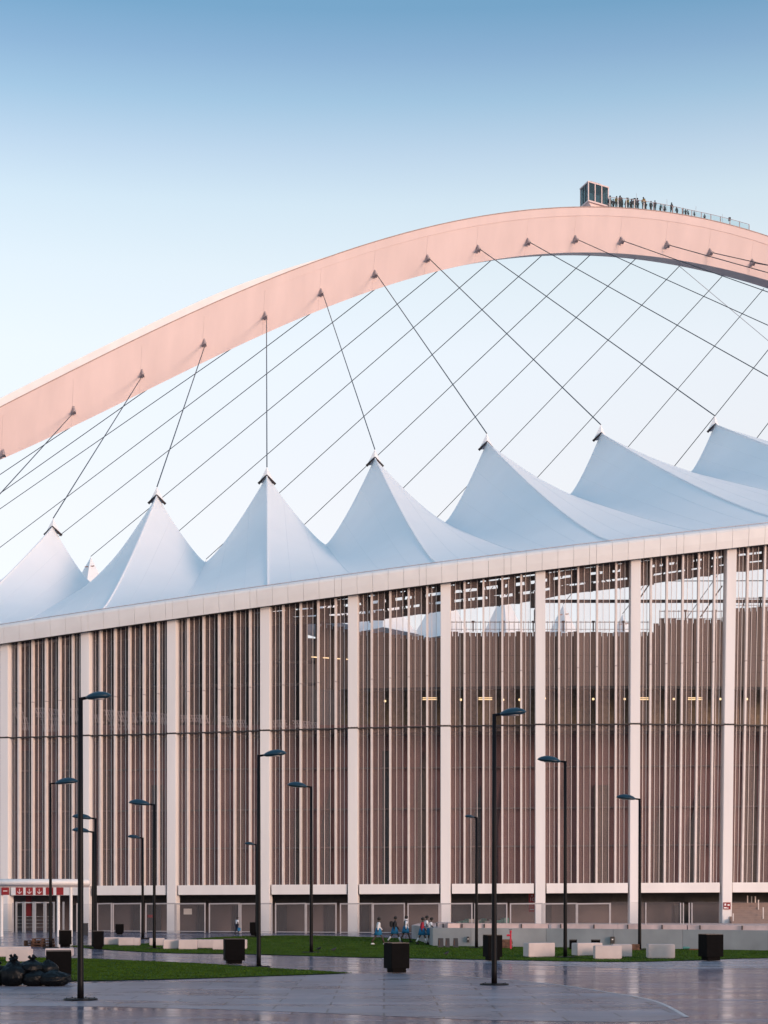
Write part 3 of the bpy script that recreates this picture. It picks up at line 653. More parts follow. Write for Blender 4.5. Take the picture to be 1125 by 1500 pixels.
for y0, y1 in ((-1.14, -.45), (-.35, .35), (.45, 1.14)):
    for x in (-1.4, 1.4): L('window_pane', cb_(x-.015, x+.015, y0, y1, H0+.02, H1-.02), 'glass')
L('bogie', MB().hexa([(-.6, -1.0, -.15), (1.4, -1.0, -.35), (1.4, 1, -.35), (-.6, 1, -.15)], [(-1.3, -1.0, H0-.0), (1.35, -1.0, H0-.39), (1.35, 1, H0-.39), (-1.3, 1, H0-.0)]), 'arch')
L('bench_seat', cb_(-1.2, 1.2, .5, 1.0, H0+.01, H0+.5), 'door')

# ------------------------------------------------------------------ people
def skin_mesh(joints, edges, radii, root=0, sub=1):
    me = bpy.data.meshes.new('skel'); me.from_pydata(joints, edges, [])
    o = bpy.data.objects.new('skel', me); COL.objects.link(o); o.modifiers.new('s', 'SKIN')
    for i, v in enumerate(me.skin_vertices[0].data): v.radius = (radii[i], radii[i]) if not isinstance(radii[i], tuple) else radii[i]; v.use_root = (i == root)
    m = o.modifiers.new('u', 'SUBSURF'); m.levels = sub; m.render_levels = sub
    dg = bpy.context.evaluated_depsgraph_get(); dg.update(); r = bpy.data.meshes.new_from_object(o.evaluated_get(dg)); bpy.data.objects.remove(o)
    for p in r.polygons: p.use_smooth = True
    return r
def figure(stride=.0, arm=.1, look=0.0, reach=0.0, bend=0.0):
    """joints of a person 1.62 m tall facing +Y"""
    j = {}; k = bend
    j['pel'] = (0, 0, .9); j['spn'] = (0, .02+.05*k, 1.08); j['che'] = (0, .03+.16*k, 1.26); j['nek'] = (0, .04+.24*k, 1.38); j['hd0'] = (0, .06+.27*k, 1.46); j['hd1'] = (look*.02, .07+.28*k, 1.56)
    for s_, n in ((-1, 'L'), (1, 'R')):
        st = stride*s_
        j['hip'+n] = (.085*s_, 0, .84); j['kne'+n] = (.09*s_, .17*st+.03, .46+.01*abs(st)); j['ank'+n] = (.09*s_, .31*st-(.05 if st < 0 else 0), .09+(.07 if st < 0 else 0)); j['toe'+n] = (.10*s_, .31*st+.12, .04+(.01 if st < 0 else 0))
        sw = -st*.6
        j['sho'+n] = (.16*s_, .03+.2*k, 1.30); j['elb'+n] = (.21*s_, .03+.2*k+.12*sw+.14*reach, 1.06+.04*reach); j['wri'+n] = (.21*s_-.02*s_*reach, .12+.2*k+.26*sw+.30*reach, .86+.16*reach); j['han'+n] = (.20*s_, .15+.2*k+.30*sw+.38*reach, .77+.22*reach)
    return j
RAD = dict(pel=.125, spn=.105, che=.125, nek=.05, hd0=.06, hd1=.085, hip=.085, kne=.055, ank=.036, toe=.034, sho=.06, elb=.042, wri=.028, han=.03)
CH = [('pel', 'spn'), ('spn', 'che'), ('che', 'nek'), ('nek', 'hd0'), ('hd0', 'hd1')]+[(a+n, b+n) for n in 'LR' for a, b in (('hip', 'kne'), ('kne', 'ank'), ('ank', 'toe'), ('sho', 'elb'), ('elb', 'wri'), ('wri', 'han'))]+[('pel', 'hip'+n) for n in 'LR']+[('che', 'sho'+n) for n in 'LR']
def sub_skin(j, names, edges, grow, over=None):
    idx = {n: i for i, n in enumerate(names)}; over = over or {}
    return skin_mesh([j[n] for n in names], [(idx[a], idx[b]) for a, b in edges if a in idx and b in idx], [over.get(n[:3], RAD[n[:3]])+grow for n in names], 0)
def body_meshes(j, sleeve='short', trousers=False):
    r = {}; names = list(j.keys()); r['body'] = sub_skin(j, names, CH, 0)
    tn = ['pel', 'spn', 'che', 'shoL', 'shoR']+(['elbL', 'elbR', 'wriL', 'wriR'] if sleeve == 'long' else [])
    jj = dict(j)
    if sleeve == 'short':
        for n in 'LR': jj['elb'+n] = tuple(Vector(j['sho'+n]).lerp(Vector(j['elb'+n]), .75))
        tn += ['elbL', 'elbR']
    r['shirt'] = sub_skin(jj, tn, CH, .022, {'pel': .13, 'spn': .12, 'che': .135})
    if trousers: r['trousers'] = sub_skin(j, ['pel', 'hipL', 'kneL', 'ankL', 'hipR', 'kneR', 'ankR'], CH, .02)
    else:
        mb = MB(); n = 18; vs = []; prof = [(.13, 1.0), (.155, .9), (.18, .75), (.195, .57), (.185, .57)]; sp = abs(j['kneL'][1]-j['kneR'][1])*.35
        for rr, z in prof:
            for q in range(n):
                an = 2*math.pi*q/n; pl = 1+.06*math.cos(an*9)*(z < .8); vs.append((rr*pl*math.cos(an), (rr+sp*(1-z)*.9)*pl*math.sin(an), z))
        r['skirt'] = mb.add(vs, [(i*n+q, i*n+(q+1) % n, (i+1)*n+(q+1) % n, (i+1)*n+q) for i in range(4) for q in range(n)]).mesh('skirt', True)
        for n_ in 'LR':
            k, a, t = Vector(j['kne'+n_]), Vector(j['ank'+n_]), Vector(j['toe'+n_])
            r['sock'+n_] = MB().bar(k.lerp(a, .25), a, .056, 10, .045).mesh('sock', True)
    for n_ in 'LR':
        a, t = Vector(j['ank'+n_]), Vector(j['toe'+n_]); d = (t-a); d.z = 0; d = d.normalized()
        mb = MB(); base = min(a.z, t.z)-.05; c = a.lerp(t, .4)
        mb.lathe((0, 0, 0), [(.02, 0), (.05, .0), (.052, .04), (.035, .085), (.01, .09)], 10, .9, 2.4); me = mb.mesh('shoe', True); me.transform(Matrix.Translation((c.x, c.y, base))); r['shoe'+n_] = me
    h0, h1 = Vector(j['hd0']), Vector(j['hd1']); c = h0.lerp(h1, .72)
    mb = MB().lathe((c.x, c.y-.012, c.z-.05), [(.07, 0), (.10, .03), (.108, .08), (.09, .13), (.05, .16), (.01, .17)], 12, .92, 1.08); r['hair'] = mb.mesh('hair', True)
    return r
def person(label, loc, rz, meshes, cl, group=None, scale=1.0, cat='person'):
    o = thing('person', label, cat, loc, rz, group); o.scale = (scale,)*3
    nm = {'body': 'body', 'shirt': 'shirt', 'skirt': 'skirt', 'trousers': 'trousers', 'hair': 'hair', 'sockL': 'sock', 'sockR': 'sock', 'shoeL': 'shoe', 'shoeR': 'shoe'}
    for k, me in meshes.items():
        local(nm[k], me, cl.get(k, cl.get(nm[k], M['skin'])), o)
    return o
blue = cloth('blue_skirt', (.006, .14, .30)); wht = cloth('white_shirt', (.72, .72, .76)); blk = cloth('black_jersey', (.012, .012, .015)); redc = cloth('red_jersey', (.33, .012, .035)); wsock = cloth('white_sock', (.7, .7, .72)); bshoe = cloth('black_shoe', (.01, .01, .01)); wshoe = cloth('white_shoe', (.65, .65, .65)); navy = cloth('navy_cloth', (.012, .02, .05))
base = dict(body=M['skin'], hair=M['hair'], skirt=blue, sock=wsock, shoe=bshoe)
def gp_(x, y): return G(x, y)
people = [
    (554, 1384.5, -80, dict(stride=1.1), 'long', dict(shirt=wht, sock=M['skin'], shoe=wshoe), 'person in white long sleeved top and blue skirt striding last in the row of walkers'),
    (578, 1383.5, -80, dict(stride=1.15), 'long', dict(shirt=blk), 'person in black top with backpack, blue skirt and white socks, walking'),
    (594, 1383, -75, dict(stride=.9), 'short', dict(shirt=blk, sock=M['skin']), 'person in black vest over white sleeves with pale scarf and blue skirt, walking'),
    (618, 1384.5, -85, dict(stride=.9), 'long', dict(shirt=redc), 'person in red jersey and blue skirt walking beside the low wall'),
    (624, 1383, -80, dict(stride=.2), 'short', dict(shirt=wht), 'person in white shirt half hidden behind the red jersey walker'),
    (629, 1384.5, -85, dict(stride=.35, reach=.5, bend=.3), 'short', dict(shirt=wht), 'person in white short sleeved shirt and blue skirt leaning to the low wall'),
]
def yaw(deg): return R(deg)
for x, y, a, ps, sl, cl, lb in people:
    p = gp_(x, y); c = dict(base); c.update(cl); j = figure(**ps); o = person(lb, (p.x, p.y, p.z+.03), yaw(a), body_meshes(j, sl), c, 'walkers on the back lawn', .985)
    if 'backpack' in lb:
        local('backpack', MB().box((0, -.2, .98), .3, .2, .38), blk, o, bevel=.05)
    if 'vest' in lb:
        for n_ in 'LR':
            a_, b_, c_ = (Vector(j[q+n_]) for q in ('sho', 'elb', 'wri'))
            local('sleeve', MB().bar(a_, b_, .088, 10, .07).bar(b_, c_, .07, 10, .05).mesh('sleeve', True), wht, o)
        local('scarf', MB().lathe((0, .04, 1.34), [(.07, 0), (.105, .02), (.1, .08), (.06, .1)], 12).mesh('scarf', True), wht, o)
p = G(347, 1376.5); j = figure(stride=.4); c = dict(base, shirt=wht, trousers=navy)
o = person('person in white top and dark trousers standing by the fence with a blue bag', (p.x, p.y, p.z), R(-60), body_meshes(j, 'short', True), c, None, .72)
local('bag', MB().box((.27, .1, .3), .12, .3, .32), blue, o, bevel=.03)
# visitors on the summit of the arch
jm = [figure(stride=.15), figure(stride=.3, reach=.4), figure(stride=.1, bend=.35, reach=.2)]
vm = [body_meshes(q, 'long', True) for q in jm]
tone = {'dark': (.02, .02, .03), 'ochre yellow': (.45, .26, .05), 'brown': (.14, .06, .05), 'grey': (.18, .18, .2), 'purple': (.14, .07, .12), 'teal': (.02, .12, .15)}
VIS = [(895, 'dark'), (897, 'purple'), (899, 'brown'), (909, 'brown'), (914, 'dark'), (926, 'dark'), (934, 'grey'), (903, 'purple'), (905, 'ochre yellow'), (911, 'ochre yellow'), (916, 'dark'), (920, 'ochre yellow'), (923, 'ochre yellow'), (928, 'purple'), (931, 'brown'), (938, 'purple'), (944, 'ochre yellow'), (950, 'brown'), (957, 'dark'), (962, 'dark'), (970, 'teal'), (979, 'dark'), (986, 'dark'), (995, 'dark'), (1003, 'grey'), (1007, 'dark'), (1012, 'dark'), (1021, 'grey'), (1037, 'grey')]
for k, (x, col) in enumerate(VIS):
    s_, p = atop(x, random.uniform(-1.15, -.75)); top_ = cloth('visitor_'+col.replace(' ', '_'), tone[col])
    sc_ = random.uniform(.8, 1.06) if x < 960 else random.uniform(.6, .98); x += random.uniform(-.9, .9); s_, p = atop(x, random.uniform(-1.2, -.5))
    spot = 'close beside the summit cable car' if x < 906 else 'in the crowd just past the cable car' if x < 935 else 'midway along the summit rail' if x < 975 else 'far along the summit rail towards the beacon'
    person('small %s clad visitor %s' % (col, spot), (p.x, p.y, p.z-.02), R(random.uniform(0, 360)), vm[k % 3], dict(body=M['skin'], hair=M['hair'], shirt=top_, trousers=cloth('visitor_trousers', (.02, .022, .03)), shoe=bshoe), '%s visitors %s' % (col, spot), sc_)

# ------------------------------------------------------------------ lamps
def lamp(label, bx, by, tx, ty, side, headpx):
    b = G(bx, by); h = (by-ty)/F*b.y; hl = headpx/F*b.y
    o = thing('street_lamp', label, 'street lamp', tuple(b), 0, 'plaza lamp posts'); lean = (tx-bx)/F*b.y
    r = .085
    local('pole', MB().lathe((0, 0, 0), [(r*1.15, 0), (r*1.1, .5), (r*.95, h*.5), (r*.8, h)], 14).mesh('pole', True), M['lamp'], o)
    local('base_plate', MB().lathe((0, 0, .012), [(.5, 0), (.5, .03), (.46, .045), (.12, .05)], 20), M['lamp'], o)
    for q in range(6):
        an = q*math.pi/3+.3; local('bolt', MB().lathe((.4*math.cos(an), .4*math.sin(an), .05), [(.02, 0), (.02, .025), (.008, .035)], 6), M['lamp'], o)
    local('arm', MB().bar((0, 0, h-.04), (side*hl*.22, 0, h+.0), .05, 8, .045), M['lamp'], o)
    n, m_ = 20, 7; vs = []; fs = []; a = hl*.46; cx = side*(hl*.16+a)
    for i in range(m_+1):                                # wing-like shallow dome, tipped up a little at the outer end
        t = i/m_; rr = math.sin(t*math.pi/2); zz = .33*a*math.cos(t*math.pi/2)**1.3*1.25
        for k in range(n):
            an = 2*math.pi*k/n; x = a*rr*math.cos(an); y = a*.62*rr*math.sin(an); vs.append((cx+x, y, h+.02+zz+side*x*.10-.10*a*(rr**2)*(math.cos(an) > 0)*0))
    o2 = len(vs)
    for t in (.75, 0.02):
        for k in range(n):
            an = 2*math.pi*k/n; x = a*t*math.cos(an); vs.append((cx+x, a*.62*t*math.sin(an), h-.02-.06*a*(1-t)+side*x*.10))
    ring = lambda q: range(q*n, q*n+n)
    for i in range(m_+2):
        for k in range(n): fs.append((i*n+k, i*n+(k+1) % n, (i+1)*n+(k+1) % n, (i+1)*n+k))
    sh = local('lamp_shade', MB().add(vs, fs).mesh('shade', True), M['head'], o)
    local('lens', MB().lathe((cx, 0, h-.035-.06*a*.5), [(a*.45, 0), (a*.45, .02), (a*.4, .03)], 14, 1, .6), M['fence'], sh)
LAMPS = [('tall dark lamp post beside the heap of black bags', 118, 1465, 121, 1022, 1, 42), ('tall dark lamp post on the paving at the curved path edge', 724, 1443, 722, 1046, 1, 44), ('dark lamp post at the far edge of the front lawn beside a black planter', 379, 1417, 382, 1106, 1, 38),
         ('dark lamp post between pale blocks, shade pointing away from the red hydrant', 828, 1403, 824, 1115, -1, 38), ('dark lamp post standing alone in the middle of the back lawn', 456, 1396, 457, 1152, -1, 33), ('dark lamp post against the grey wall behind the grouped pale blocks', 937, 1392, 936, 1170, -1, 32),
         ('dark lamp post beside the wooden pallets', 74, 1389, 74, 1147, 1, 38), ('dark lamp post behind the square planter by the red sign canopy', 140, 1388, 140, 1198.5, -1, 32), ('slightly shorter lamp post paired with another behind a square planter', 136.5, 1387, 136.5, 1218, -1, 29),
         ('dark lamp post between the two rows of pale blocks', 226, 1390, 226, 1178, -1, 35), ('short thin lamp post in front of the fence near a small dark planter', 209, 1381, 209, 1233, -1, 21), ('short thin lamp post half hidden behind another lamp pole', 376, 1380, 376, 1244, -1, 17), ('short lamp post in front of the low grey wall near the walkers', 698, 1389, 697, 1197, -1, 16)]
for a in LAMPS: lamp(*a)

# ------------------------------------------------------------------ planters, blocks
def planter(label, x0, x1, yt, yb, rz=.42):
    c = G((x0+x1)/2, yb); px = F/c.y; wpx = (x1-x0)/px; s_ = wpx/(abs(math.cos(rz))+abs(math.sin(rz))); h = (yb-yt)/px
    c = c+Vector((0, s_*.35, 0)); c.z = gz(c.y)+.03
    o = thing('planter', label, 'planter', tuple(c), rz, 'square black planters')
    local('plinth', MB().box((0, 0, 0), s_*.74, s_*.74, h*.14), M['planter'], o)
    me = MB().box((0, 0, h*.14+.002), s_, s_, h*.86-.002)
    bx_ = local('box', me, M['planter'], o, bevel=.012)
    local('rim', MB().box((0, 0, h+.002), s_*.99, .06, .02).box((0, s_*.46, h+.002), s_*.99, .05, .025).box((0, -s_*.46, h+.002), s_*.99, .05, .025), M['dark'], bx_)
    local('soil', MB().box((0, 0, h+.001), s_*.9, s_*.86, .012), M['soil'], bx_)
for a in [('big square black planter behind the heap of bags', 62, 105, 1395, 1439, .2), ('square black planter beside the wooden pallets', 84, 105, 1364, 1388, .3), ('square black planter at the foot of the paired lamp posts', 133, 152, 1365, 1391, .3), ('square black planter between the pale blocks and front lawn', 325, 359, 1377, 1413, .2),
          ('square black planter alone on the paving near the lawn tip', 562, 600, 1383, 1426, .42), ('square black planter partly behind the tall lamp post', 708, 736, 1371, 1408, .3), ('square black planter at the end of the lawn below the stairs', 1026, 1060, 1370, 1408, .3), ('small black planter behind the low pale blocks by the fence', 168, 181, 1363, 1378, .1), ('small dark planter behind the lamp post by the fence', 365, 379, 1360, 1379, .1)]:
    planter(*a)
def block(label, x0, x1, yt, yb, rz=.08, depth=.6):
    c = G((x0+x1)/2, yb); px = F/c.y; wd = (x1-x0)/px; h = (yb-yt)/px; L_ = max(.25, (wd-depth*abs(math.sin(rz)))/math.cos(rz))
    c = c+Vector((0, depth*.5, 0)); o = thing('concrete_block', label, 'bench', (c.x, c.y, gz(c.y)+.02), rz, 'pale concrete seating blocks')
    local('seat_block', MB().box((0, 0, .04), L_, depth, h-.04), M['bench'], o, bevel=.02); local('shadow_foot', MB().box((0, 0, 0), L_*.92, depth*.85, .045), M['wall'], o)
for a in [('pale block with grey end standing apart beside a lamp post', 767, 814, 1382, 1403, .4), ('pale block with grey end at the back of the overlapping trio', 838, 884, 1382, 1401, .42), ('pale block in front of the overlapping trio', 871, 911, 1386, 1406, .03), ('pale block at the far end of the overlapping trio', 897, 926, 1384, 1403, .03), ('pale block standing alone near the square planter by the wall', 949, 989, 1384, 1405, .05),
          ('low pale block at the start of the row beside the paired lamps', 151, 174, 1374, 1385, .1), ('low pale block in the middle of the short row by the fence', 173, 196, 1374, 1386, .02), ('low pale block ending the short row by the fence', 196, 204, 1374.5, 1386, .0), ('pale block behind the long row, beside a lamp pole', 218, 240, 1375, 1386, .05), ('pale block starting the long row in front of the lamp', 237, 262, 1377, 1391, .15), ('pale block second in the long row', 261, 288.5, 1377, 1391.5, .02),
          ('pale block third in the long row, slightly recessed', 289, 312, 1377, 1390, .02), ('pale block fourth in the long row, next to the planter', 311, 327, 1377, 1392, .02), ('pale block ending the long row behind the planter', 350, 361, 1377, 1391, .0),
          ('pale block beside the heap of bags', 8, 45, 1391, 1410, -.1), ('long pale block behind the one beside the bags', -40, 42, 1387.5, 1403, .0), ('pale block just behind the big planter', 66, 105, 1390, 1402, .0)]:
    block(*a)

# ------------------------------------------------------------------ rubbish bags, pallets
def bag(label, x0, x1, yt, yb, seed, knot=True, dy=0):
    g0 = 1444.5; c = G((x0+x1)/2, g0); lift = max(0, (g0-1.5-yb)/(F/c.y)); c.y += dy; c.x = xw((x0+x1)/2, c.y); px = F/c.y; r = (x1-x0)/2/px*1.5; h = (yb-yt)/px*1.06
    bm = bmesh.new(); bmesh.ops.create_icosphere(bm, subdivisions=4, radius=1)
    for v in bm.verts:
        d = v.co.normalized(); o_ = Vector((seed*3.1, seed*1.7, 0))
        cr = abs(noise.noise(d*2.6+o_))*.22+noise.noise(d*5.5+o_)*.10+abs(noise.noise(Vector((d.x*9, d.y*9, d.z*3))+o_))*.08
        ph = math.atan2(d.y, d.x); f_ = (.90+.62*(cr-.12))*(1+.05*math.sin(9*ph+6*noise.noise(d*1.5+o_))*max(0, d.z+.2)); z = d.z*f_+.10*noise.noise(Vector((d.x*1.6, d.y*1.6, seed)))
        bl = 1+.16*(d.z < 0)*(-d.z); pinch = 1-.45*max(0, d.z-.35)/.65
        v.co = Vector((d.x*f_*r*bl*pinch, d.y*f_*r*.85*bl*pinch, max(-.82, z)*h*.54+h*.445))
    me = bpy.data.meshes.new('bag'); bm.to_mesh(me); bm.free()
    for p in me.polygons: p.use_smooth = True
    o = thing('rubbish_bag', label, 'rubbish bag', (c.x, c.y, lift), random.uniform(0, 3), 'heap of full black rubbish bags')
    sk = local('sack', me, M['bag'], o)
    if knot:
        mb = MB()
        for q in range(5):
            an = q*1.26; mb.bar((0, 0, h*.86), (.13*math.cos(an), .13*math.sin(an), h*.86+random.uniform(.12, .2)), .03, 5, .05)
        local('knot', mb, M['bag'], sk)
for a in [('round knotted black bag standing upright at the front of the heap', 3, 36, 1408, 1445, 1, True, 0), ('black bag lying on top of the heap', 30, 64, 1404, 1427, 2, True, .35), ('black bag slumped in the front middle of the heap', 36, 68, 1420, 1445, 3, False, 0), ('broad low black bag at the front against the planter', 60, 98, 1420, 1444, 4, False, 0), ('small black bag tucked against the big planter', 58, 82, 1405, 1432, 5, False, .45), ('black bag at the outer end of the heap', -18, 10, 1413, 1445, 6, True, .2), ('knotted black bag peeking up behind the round front bag', 8, 32, 1403, 1440, 8, True, .7)]:
    bag(*a)
def pallet(x, yb, z, wd, rz, label):
    c = G(x, yb); o = thing('wooden_pallet', label, 'pallet', (c.x, c.y+.5, gz(c.y+.5)+z), rz, 'stacked wooden pallets')
    for k in range(3): local('skid', MB().box((0, -.4+k*.4, 0), wd, .1, .022), M['wood'], o)
    for i in range(3):
        for k in range(3): local('spacer', MB().box((-wd*.43+i*wd*.43, -.4+k*.4, .023), .14, .1, .09), M['wood'], o)
    for k in range(6): local('deck_board', MB().box((-wd*.45+k*wd*.18, 0, .115), .12, 1.0, .022), M['wood'], o)
    local('lead_board', MB().box((0, -.48, .138), wd, .1, .022), M['wood'], o)
for k, z in enumerate((0, .165, .33)): pallet(61, 1387, z, 1.25, .05*k, ('lowest wooden pallet of the stack by the entrance', 'middle wooden pallet of the stack by the entrance', 'topmost wooden pallet of the tall stack by the entrance')[k])
for k, z in enumerate((0, .165)): pallet(45, 1386, z, .9, .1, ('bottom pallet of the short stack at the entrance', 'upper pallet of the short stack at the entrance')[k])

# ------------------------------------------------------------------ fence
fence = thing('mesh_fence', 'grey framed mesh fence running in front of the stadium columns', 'fence', (0, 114, .2))
FY = lambda x: Yf(x)-3.6
PANELS = [(-60, -14), (-14, 20), (112, 142), (142, 164), (165, 207), (213, 257), (257, 301), (306, 351), (352, 399), (403, 448), (448, 493), (498, 546), (546, 593), (597, 644), (645, 692), (695, 743), (747, 795), (796, 845), (845, 894)]
for a, b in PANELS:
    Ya, Yb = FY(a), FY(b); y0 = 1373 if a < 600 else 1373; za, zb_ = zw(1323, Ya), zw(1322.5, Yb); ga, gb = gz(Ya)+.03, gz(Yb)+.03
    A_, B_ = Vector((xw(a+.8, Ya), Ya, 0)), Vector((xw(b-.8, Yb), Yb, 0))
    light = a > 120
    fr = MB()
    for p, z0, z1 in ((A_, ga, za), (B_, gb, zb_)): fr.box((p.x, p.y, z0), .085, .085, z1-z0)
    if light: fr.hexa([A_+Vector((.045, -.03, za-.09)), B_+Vector((-.045, -.03, zb_-.09)), B_+Vector((-.045, .03, zb_-.09)), A_+Vector((.045, .03, za-.09))], [A_+Vector((.045, -.03, za-.002)), B_+Vector((-.045, -.03, zb_-.002)), B_+Vector((-.045, .03, zb_-.002)), A_+Vector((.045, .03, za-.002))])
    fr.hexa([A_+Vector((.045, -.025, ga+.08)), B_+Vector((-.045, -.025, gb+.08)), B_+Vector((-.045, .025, gb+.08)), A_+Vector((.045, .025, ga+.08))], [A_+Vector((.045, -.025, ga+.13)), B_+Vector((-.045, -.025, gb+.13)), B_+Vector((-.045, .025, gb+.13)), A_+Vector((.045, .025, ga+.13))])
    pf = obj('panel_frame', fr, M['fence'], fence)
    obj('panel_mesh', MB().add([A_+Vector((.05, 0, ga+.1)), B_+Vector((-.05, 0, gb+.1)), B_+Vector((-.05, 0, zb_-.05)), A_+Vector((.05, 0, za-.05))], [(0, 1, 2, 3)]), M['fmesh'], pf)
for x in (-4, 24, 34, 36.5, 49, 51.5, 65, 67, 79, 93): # turnstile posts at the entrance
    Y = FY(x)+.4; obj('turnstile_post', MB().box((xw(x, Y), Y, gz(Y)), .12, .12, zw(1321, Y)-gz(Y)), M['wall'], fence)
for x0, x1 in ((24, 34), (36.5, 49), (51.5, 65), (67, 79)):
    Y = FY(x0)+.4; obj('turnstile_rail', MB().box((xw((x0+x1)/2, Y), Y, zw(1323, Y)), (x1-x0)/F*Y-.13, .06, .08), M['fence'], fence)
    for q in range(4): obj('turnstile_bar', MB().bar((xw(x0, Y)+.08, Y, gz(Y)+.35+q*.25), (xw(x1, Y)-.08, Y+.3, gz(Y)+.35+q*.25), .014, 5), M['wall'], fence)

# ------------------------------------------------------------------ entrance canopy and signs
canopy = thing('entrance_canopy', 'white rounded entrance canopy on slim posts with red signs below', 'canopy', (xw(60, 112), 112, .3))
Yc = 112; mb = MB(); n = 12; vs = []
zc = zw(1293, Yc)
for x in (-60, 130):
    for k in range(n):
        an = 2*math.pi*k/n; vs.append((xw(x, Yc), Yc+.5*math.cos(an), zc+.24*math.sin(an)))
vs += [(xw(134, Yc), Yc, zc)]
mb.add(vs, [(k, (k+1) % n, n+(k+1) % n, n+k) for k in range(n)]+[(n+k, n+(k+1) % n, 2*n) for k in range(n)]+[tuple(range(n))])
obj('canopy_shell', mb.mesh('canopy', True), M['white'], canopy)
obj('canopy_edge', MB().hexa([(xw(-60, Yc), Yc-.1, zc-.30), (xw(133, Yc), Yc-.1, zc-.30), (xw(133, Yc), Yc+.1, zc-.30), (xw(-60, Yc), Yc+.1, zc-.30)], [(xw(-60, Yc), Yc-.1, zc-.25), (xw(133, Yc), Yc-.1, zc-.25), (xw(133, Yc), Yc+.1, zc-.25), (xw(-60, Yc), Yc+.1, zc-.25)]), M['bracket'], canopy)
for x in (2.5, 85.5, 104): 
    obj('canopy_post', MB().lathe((xw(x, Yc), Yc, gz(Yc)), [(.10, 0), (.10, zc-.3-gz(Yc))], 12), M['white'], canopy)
for k, (x0, x1, kind) in enumerate(((2, 13.4, 'dash'), (23, 34, 'arrow'), (37.6, 48.2, 'arrow'), (52, 63, 'arrow'), (67, 78, 'number'), (82.5, 93, 'number'))):
    Y = Yc-.25; c = at((x0+x1)/2, 1311, Y); wd = (x1-x0)/F*Y; h = 11/F*Y
    lb = {'dash': 'red square sign with a white line of small lettering under the canopy', 'arrow': 'red square sign with a white down arrow, '+('next to the lettered sign', 'middle of the three', 'next to the plain red signs')[(k-1) % 3], 'number': 'plain red square sign behind the dark lamp pole' if k == 4 else 'plain red square sign behind the white canopy post'}[kind]
    o = thing('entrance_sign', lb, 'sign', tuple(c), 0, {'dash': 'lettered sign', 'arrow': 'red arrow signs', 'number': 'plain red signs'}[kind]+' under the canopy')
    pn = local('panel', MB().box((0, 0, 0), wd, .03, h), M['red'], o)
    for dx in (-.12, .12): local('hanger', MB().box((dx, 0, h), .015, .015, zc-.26-c.z-h), M['dark'], o)
    if kind == 'arrow':
        local('arrow', MB().box((0, -.02, h*.28), .03, .008, h*.55).hexa([(-.14, -.026, h*.40), (0, -.026, h*.13), (0, -.016, h*.13), (-.14, -.016, h*.40)], [(-.14, -.026, h*.50), (0, -.026, h*.23), (0, -.016, h*.23), (-.14, -.016, h*.50)]).hexa([(.14, -.026, h*.40), (0, -.027, h*.13), (0, -.015, h*.13), (.14, -.016, h*.40)], [(.14, -.026, h*.50), (0, -.027, h*.23), (0, -.015, h*.23), (.14, -.016, h*.50)]), M['white'], pn)
    if kind == 'dash': local('lettering', MB().box((0, -.02, h*.48), wd*.55, .008, .05), M['white'], pn)

# ------------------------------------------------------------------ terrace wall, stairs and things along it
WL = [(634, 1386), (690, 1387), (800, 1388), (1000, 1391), (1125, 1393), (1420, 1397)]
wp = [G(*p) for p in WL]; back0 = Vector((xw(603, 110), 110.5, 0)); ZT, ZC = 1.12, 1.40
terrace = thing('terrace_wall', 'low grey concrete terrace wall with pinkish stone coping', 'wall', tuple(wp[0]))
for a, b in zip([back0]+wp, wp):
    nsub = max(1, int((b-a).length/3.2))
    for k in range(nsub):
        p, q = a.lerp(b, k/nsub), a.lerp(b, (k+1)/nsub); d = (q-p).normalized(); n_ = Vector((-d.y, d.x, 0)); g = d*.008
        obj('wall_panel', MB().hexa([p+g+Vector((0, 0, -p.z-.1)), q-g+Vector((0, 0, -q.z-.1)), q-g+n_*.3+Vector((0, 0, -q.z-.1)), p+g+n_*.3+Vector((0, 0, -p.z-.1))], [Vector((v.x, v.y, ZT)) for v in (p+g, q-g, q-g+n_*.3, p+g+n_*.3)]), M['wall'], terrace)
        o_ = n_*.9
        if p != back0: 
            obj('coping_stone', MB().hexa([Vector((v.x, v.y, ZT-.2)) for v in (p+g+o_, q-g+o_, q-g+o_*1.8, p+g+o_*1.8)], [Vector((v.x, v.y, ZC-.02)) for v in (p+g+o_, q-g+o_, q-g+o_*1.8, p+g+o_*1.8)]), M['coping'], terrace)
            for f_ in (.15, .65):
                c = p.lerp(q, f_)+o_*.93; obj('coping_peg', MB().box((c.x, c.y, ZT), .07, .06, .24), M['dark'], terrace)
top = [back0]+wp; bk = [Vector((xw(x, Yf(x)+1.5), Yf(x)+1.5, 0)) for x in (615, 700, 800, 900, 1000, 1100, 1206, 1300)]
poly = [Vector((p.x, p.y+.28, ZT-.012)) for p in top]+[Vector((p.x, p.y, ZT-.012)) for p in reversed(bk)]
mb = MB(); mb.add(poly, [tuple(range(len(poly)))]); obj('terrace_floor', mb, M['coping'], terrace)
# frameless mesh screen on the terrace, right of the framed fence
scr = thing('terrace_screen', 'thin transparent mesh screen with pale posts standing on the terrace', 'screen', tuple(at(900, 1357, 114.5)))
for a, b in ((894, 945), (946, 997), (1010, 1055), (1070, 1130), (1130, 1200)):
    obj('screen_mesh', MB().add([at(a, 1358, 114.5), at(b, 1358, 114.5), at(b, 1321, 114.5), at(a, 1321, 114.5)], [(0, 1, 2, 3)]), M['fmesh'], scr)
for x in (894, 946, 997, 1001, 1009.5, 1013.5): obj('screen_post', MB().box((xw(x, 114.45), 114.45, ZT-.02), .075, .075, zw(1322, 114.45)-ZT), M['fence'], scr)
